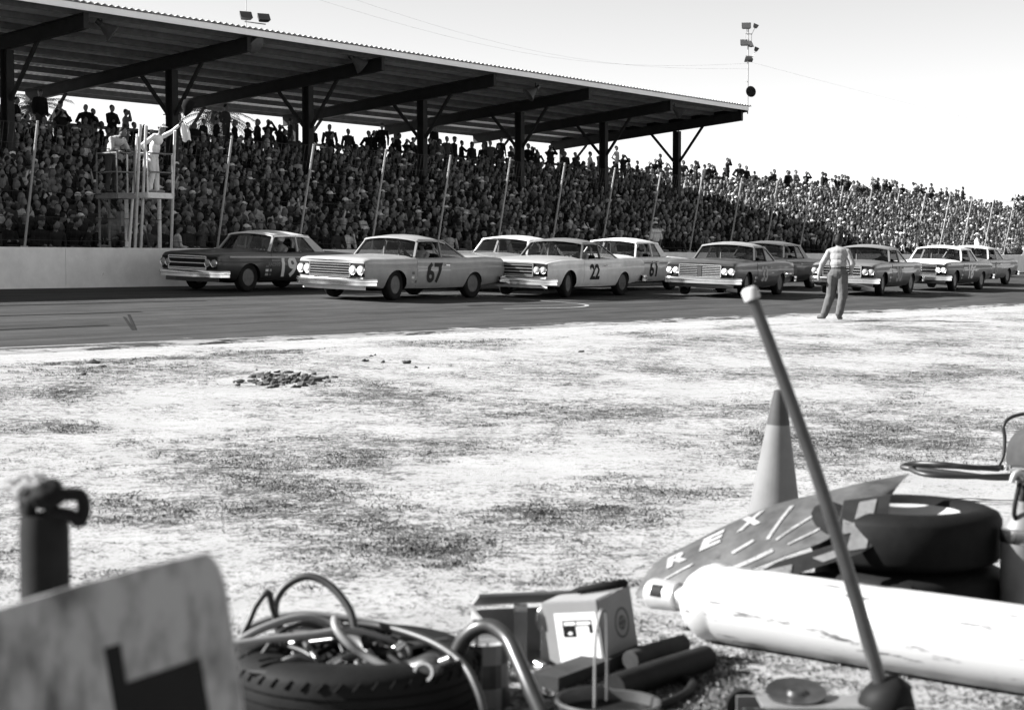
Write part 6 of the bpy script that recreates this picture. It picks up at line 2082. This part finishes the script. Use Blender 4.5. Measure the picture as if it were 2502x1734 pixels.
hose([A(2440, 1146, yt_ - .05), A(2350, 1140, yt_ - .12), A(2270, 1138, yt_ - .08), A(2225, 1144, yt_ - .12), A(2270, 1160, yt_ - .3), A(2380, 1164, yt_ - .3), A(2510, 1160, yt_ - .25)], 0.015, HOSE_D, 'second black hose looping beside the flat coil on the sand', n=8)
fe = thing('gas_bottle', 'grey upright bottle with valve and trigger at the right edge', 'bottle', (A(2500, 1400, 6.55).x, 6.55, 0))
k = MB().mat(M('grey_bottle_paint', 0.16, 0.5, var=0.2, scale=8)); k.lathe([(0.075, 0.0), (0.086, 0.015), (0.087, 0.36), (0.080, 0.40), (0.05, 0.45), (0.024, 0.47), (0.022, 0.50), (0.0, 0.50)], 26); k.build('cylinder', fe, 40)
k = MB().mat(SOCK); k.lathe([(0.0885, 0.345), (0.0905, 0.35), (0.0905, 0.395), (0.082, 0.400)], 26); k.build('band', fe, 40)
k = MB().mat(BLACK); k.tube(spline([(-0.03, -0.03, 0.42), (-0.05, -0.04, 0.46), (-0.035, -0.03, 0.54), (-0.02, -0.01, 0.57)], 6), 0.009, 8); k.tube([(-0.01, 0, 0.48), (0.0, 0, 0.56), (0.03, 0, 0.58)], 0.014, 8); k.build('trigger', fe, 60)
k = MB().mat(STEEL_GR); k.tube(spline([(-0.055, -.02, 0.575), (-0.045, -.02, 0.605), (-0.02, -.01, 0.612), (0.0, 0, 0.59)], 6), 0.012, 8); k.build('hook', fe, 60)

# ------------------------------------------------------------------ nearest things: pit board and the post with a rag
ps = A(110, 1400, 3.2)
post = thing('rag_post', 'dark post wrapped with a pale rag and strap, far left foreground', 'post', (ps.x, ps.y, 0))
zt_ = A(110, 1255, 3.2).z
k = MB().mat(M('dark_post_sleeve', 0.022, 0.8, var=0.4, scale=10)); k.lathe([(0.047, 0.0), (0.046, zt_ - 0.03), (0.043, zt_), (0.036, zt_), (0.034, zt_ - 0.05), (0.0, zt_ - 0.05)], 24); k.build('tube', post, 50)
k = MB().mat(M('pale_frayed_rag', 0.30, 0.95, var=0.25, scale=30, bump=0.5))
def lump(c, r, s_, mat_k, n_=9):
    o0 = len(mat_k.v)
    mat_k.ball(c, r, 18, 12)
    for i in range(o0, len(mat_k.v)):
        p_ = Vector(mat_k.v[i]); d_ = (p_ - Vector(c)).normalized()
        mat_k.v[i] = tuple(p_ + d_ * (noise.noise(p_ * s_) * 0.022 + noise.noise(p_ * s_ * 2.7) * 0.010))
def pl_(u, v, y=3.2): return A(u, v, y) - post.location
lump(pl_(66, 1208), (0.024, 0.03, 0.020), 45, k); lump(pl_(88, 1190, 3.18), (0.034, 0.03, 0.013), 45, k); lump(pl_(50, 1230), (0.012, 0.03, 0.016), 45, k); lump(pl_(125, 1186, 3.2), (0.022, 0.03, 0.009), 45, k)
for i in range(70):
    c0 = pl_(random.gauss(80, 26), random.gauss(1195, 16), 3.2 + random.uniform(-.03, .03))
    d_ = Vector((random.gauss(-.4, 1), random.gauss(0, .6), random.gauss(-.3, .8))).normalized() * random.uniform(.015, .035)
    k.tube([c0, c0 + d_ * .6 + Vector((0, 0, .004)), c0 + d_], [0.004, 0.003, 0.001], 5)
k.build('rag', post, 80)
k = MB().mat(M('dark_strap', 0.015, 0.8, var=0.4))
lump(pl_(112, 1205, 3.17), (0.030, 0.03, 0.020), 25, k)
k.tube(spline([pl_(75, 1270, 3.18), pl_(78, 1225, 3.17), pl_(120, 1212, 3.16), pl_(165, 1207, 3.17), pl_(198, 1212, 3.18), pl_(205, 1245, 3.18), pl_(195, 1272, 3.18), pl_(170, 1258, 3.17), pl_(110, 1248, 3.17)], 8), 0.0125, 10)
k.build('strap', post, 70)
# pit board
YB = 2.35
def bp_(u, v, y=YB): return A(u, v, y)
b0 = bp_(250, 1700)
pb = thing('pit_board', 'stained grey pit board with a black figure, cut off at lower left', 'sign', (b0.x, b0.y, 0))
def loc(u, v, dy=0.0):
    y = YB + (u - 250) * 0.00012 + dy
    return A(u, v, y) - pb.location
corner = [(-160, 1530), (0, 1486), (200, 1425), (350, 1385), (470, 1357), (497, 1352), (515, 1362), (535, 1390), (548, 1428), (560, 1500), (575, 1600), (592, 1734), (640, 2150), (-60, 2330)]
m, nt, bs = new_mat('stained_board_paint')
N = nt.nodes.new; L = nt.links
tc = N('ShaderNodeTexCoord'); mp = N('ShaderNodeMapping'); mp.inputs['Scale'].default_value = (1.0, 1.0, 0.35); L.new(tc.outputs['Object'], mp.inputs['Vector'])
n1 = N('ShaderNodeTexNoise'); n1.inputs['Scale'].default_value = 22; n1.inputs['Detail'].default_value = 7; n1.inputs['Roughness'].default_value = .6; L.new(mp.outputs[0], n1.inputs['Vector'])
r1 = N('ShaderNodeMapRange'); r1.inputs['From Min'].default_value = .44; r1.inputs['From Max'].default_value = .66; r1.inputs['To Min'].default_value = .27; r1.inputs['To Max'].default_value = .07; L.new(n1.outputs['Fac'], r1.inputs['Value'])
cc = N('ShaderNodeCombineColor')
for c in ('Red', 'Green', 'Blue'): L.new(r1.outputs[0], cc.inputs[c])
L.new(cc.outputs[0], bs.inputs['Base Color']); bs.inputs['Roughness'].default_value = .7
def slab(poly, mat, dy, th, name):
    k_ = MB().mat(mat)
    f_ = [loc(u, v, dy) for u, v in poly]; n_ = len(f_)
    k_.add(f_ + [p_ + Vector((0, th, 0)) for p_ in f_], [tuple(range(n_)), tuple(range(2 * n_ - 1, n_ - 1, -1))] + [(i, n_ + i, n_ + (i + 1) % n_, (i + 1) % n_) for i in range(n_)])
    return k_.build(name, pb)
pan = slab(corner, m, 0.0, 0.012, 'panel')
slab([(254, 1583), (294, 1571), (309, 1667), (489, 1606), (514, 1752), (535, 1860), (470, 1880), (455, 1800), (335, 1840), (300, 1850)], M('black_figure_paint', 0.018, 0.7, var=0.2), -0.0015, 0.001, 'painted_figure')
k = MB().mat(WOOD)
pbz = loc(300, 1900).z
k.bar(Vector((0.08, 0.06, 0.0)), Vector((0.05, 0.045, pbz + 0.10)), 0.05, 0.03, up=Vector((0, 1, 0))); k.build('stake', pb)

# ------------------------------------------------------------------ dirt clods and grass
random.seed(5)
DIRT = M('dark_soil', 0.10, 0.95, var=0.4, scale=20, bump=0.4)
def ground_hit(u, v):
    z = 0.0
    for _ in range(12):
        p_ = at_z(u, v, z); z = gz(p_.x, p_.y)
    return Vector((p_.x, p_.y, z))
k = MB().mat(DIRT)
for i in range(130):
    if i < 118: u_, v_ = random.gauss(690, 50), 930 + random.gauss(0, 8)
    else: u_, v_ = random.choice(((900, 850), (250, 905), (1560, 850), (1400, 860), (960, 890))); u_ += random.gauss(0, 40); v_ += random.gauss(0, 8)
    p_ = ground_hit(u_, v_); r_ = random.uniform(0.012, 0.045)
    o0 = len(k.v)
    k.ball(p_ + Vector((0, 0, r_ * 0.3)), (r_ * random.uniform(1, 2.2), r_, r_ * random.uniform(.4, .8)), 7, 5, Matrix.Rotation(random.uniform(0, 3), 3, 'Z'))
    for j in range(o0, len(k.v)):
        q_ = Vector(k.v[j]); k.v[j] = tuple(q_ + Vector((1, 1, 1)) * noise.noise(q_ * 45) * r_ * .9)
tag(k.build('dirt_clods'), 'dark clods of turned soil scattered on the sand', 'soil', kind='stuff')

def grass_stuff(name, lab, mat, n_try, y0, y1, hmin, hmax, blades, thr, seed):
    rnd = random.Random(seed)
    vs, fs = [], []
    for _ in range(n_try):
        y = y0 * (y1 / y0) ** rnd.random()
        x = rnd.uniform(-0.33, 0.33) * y
        g = grass_amount(x, y)
        if g + rnd.uniform(-0.25, 0.25) < thr: continue
        t_, q_ = to_tq(x, y)
        if q_ > q_edge(t_) - 0.15: continue
        z = gz(x, y)
        hh = rnd.uniform(hmin, hmax) * (0.6 + g)
        for b_ in range(blades):
            a_ = rnd.uniform(0, 6.283); l_ = rnd.uniform(0.3, 1.5) * hh; bx, by = x + rnd.gauss(0, .03), y + rnd.gauss(0, .03)
            w_ = 0.0005 + 0.00008 * y
            ca, sa = math.cos(a_), math.sin(a_)
            o = len(vs)
            vs += [(bx - sa * w_, by + ca * w_, z - 0.004), (bx + sa * w_, by - ca * w_, z - 0.004), (bx + ca * l_ * .45 + sa * w_ * .6, by + sa * l_ * .45, z + hh * .75), (bx + ca * l_, by + sa * l_, z + hh * rnd.uniform(.5, 1.0))]
            fs += [(o, o + 1, o + 2), (o, o + 2, o + 3)]
    me_ = bpy.data.meshes.new(name); me_.from_pydata(vs, [], fs); me_.materials.append(mat); me_.update()
    return tag(link(name, me_), lab, 'grass', kind='stuff')
GRD = M('dry_dark_grass', 0.08, 0.8, var=0.4, scale=3)
GRL = M('straw_grass', 0.26, 0.8, var=0.3, scale=3)
grass_stuff('dark_grass', 'short dark grass growing in patches over the sand', GRD, 52000, 4.6, 30, 0.004, 0.015, 7, 0.62, 1)
grass_stuff('straw_grass', 'pale dry straw lying over the infield sand', GRL, 26000, 4.6, 18, 0.004, 0.018, 3, 0.55, 2)
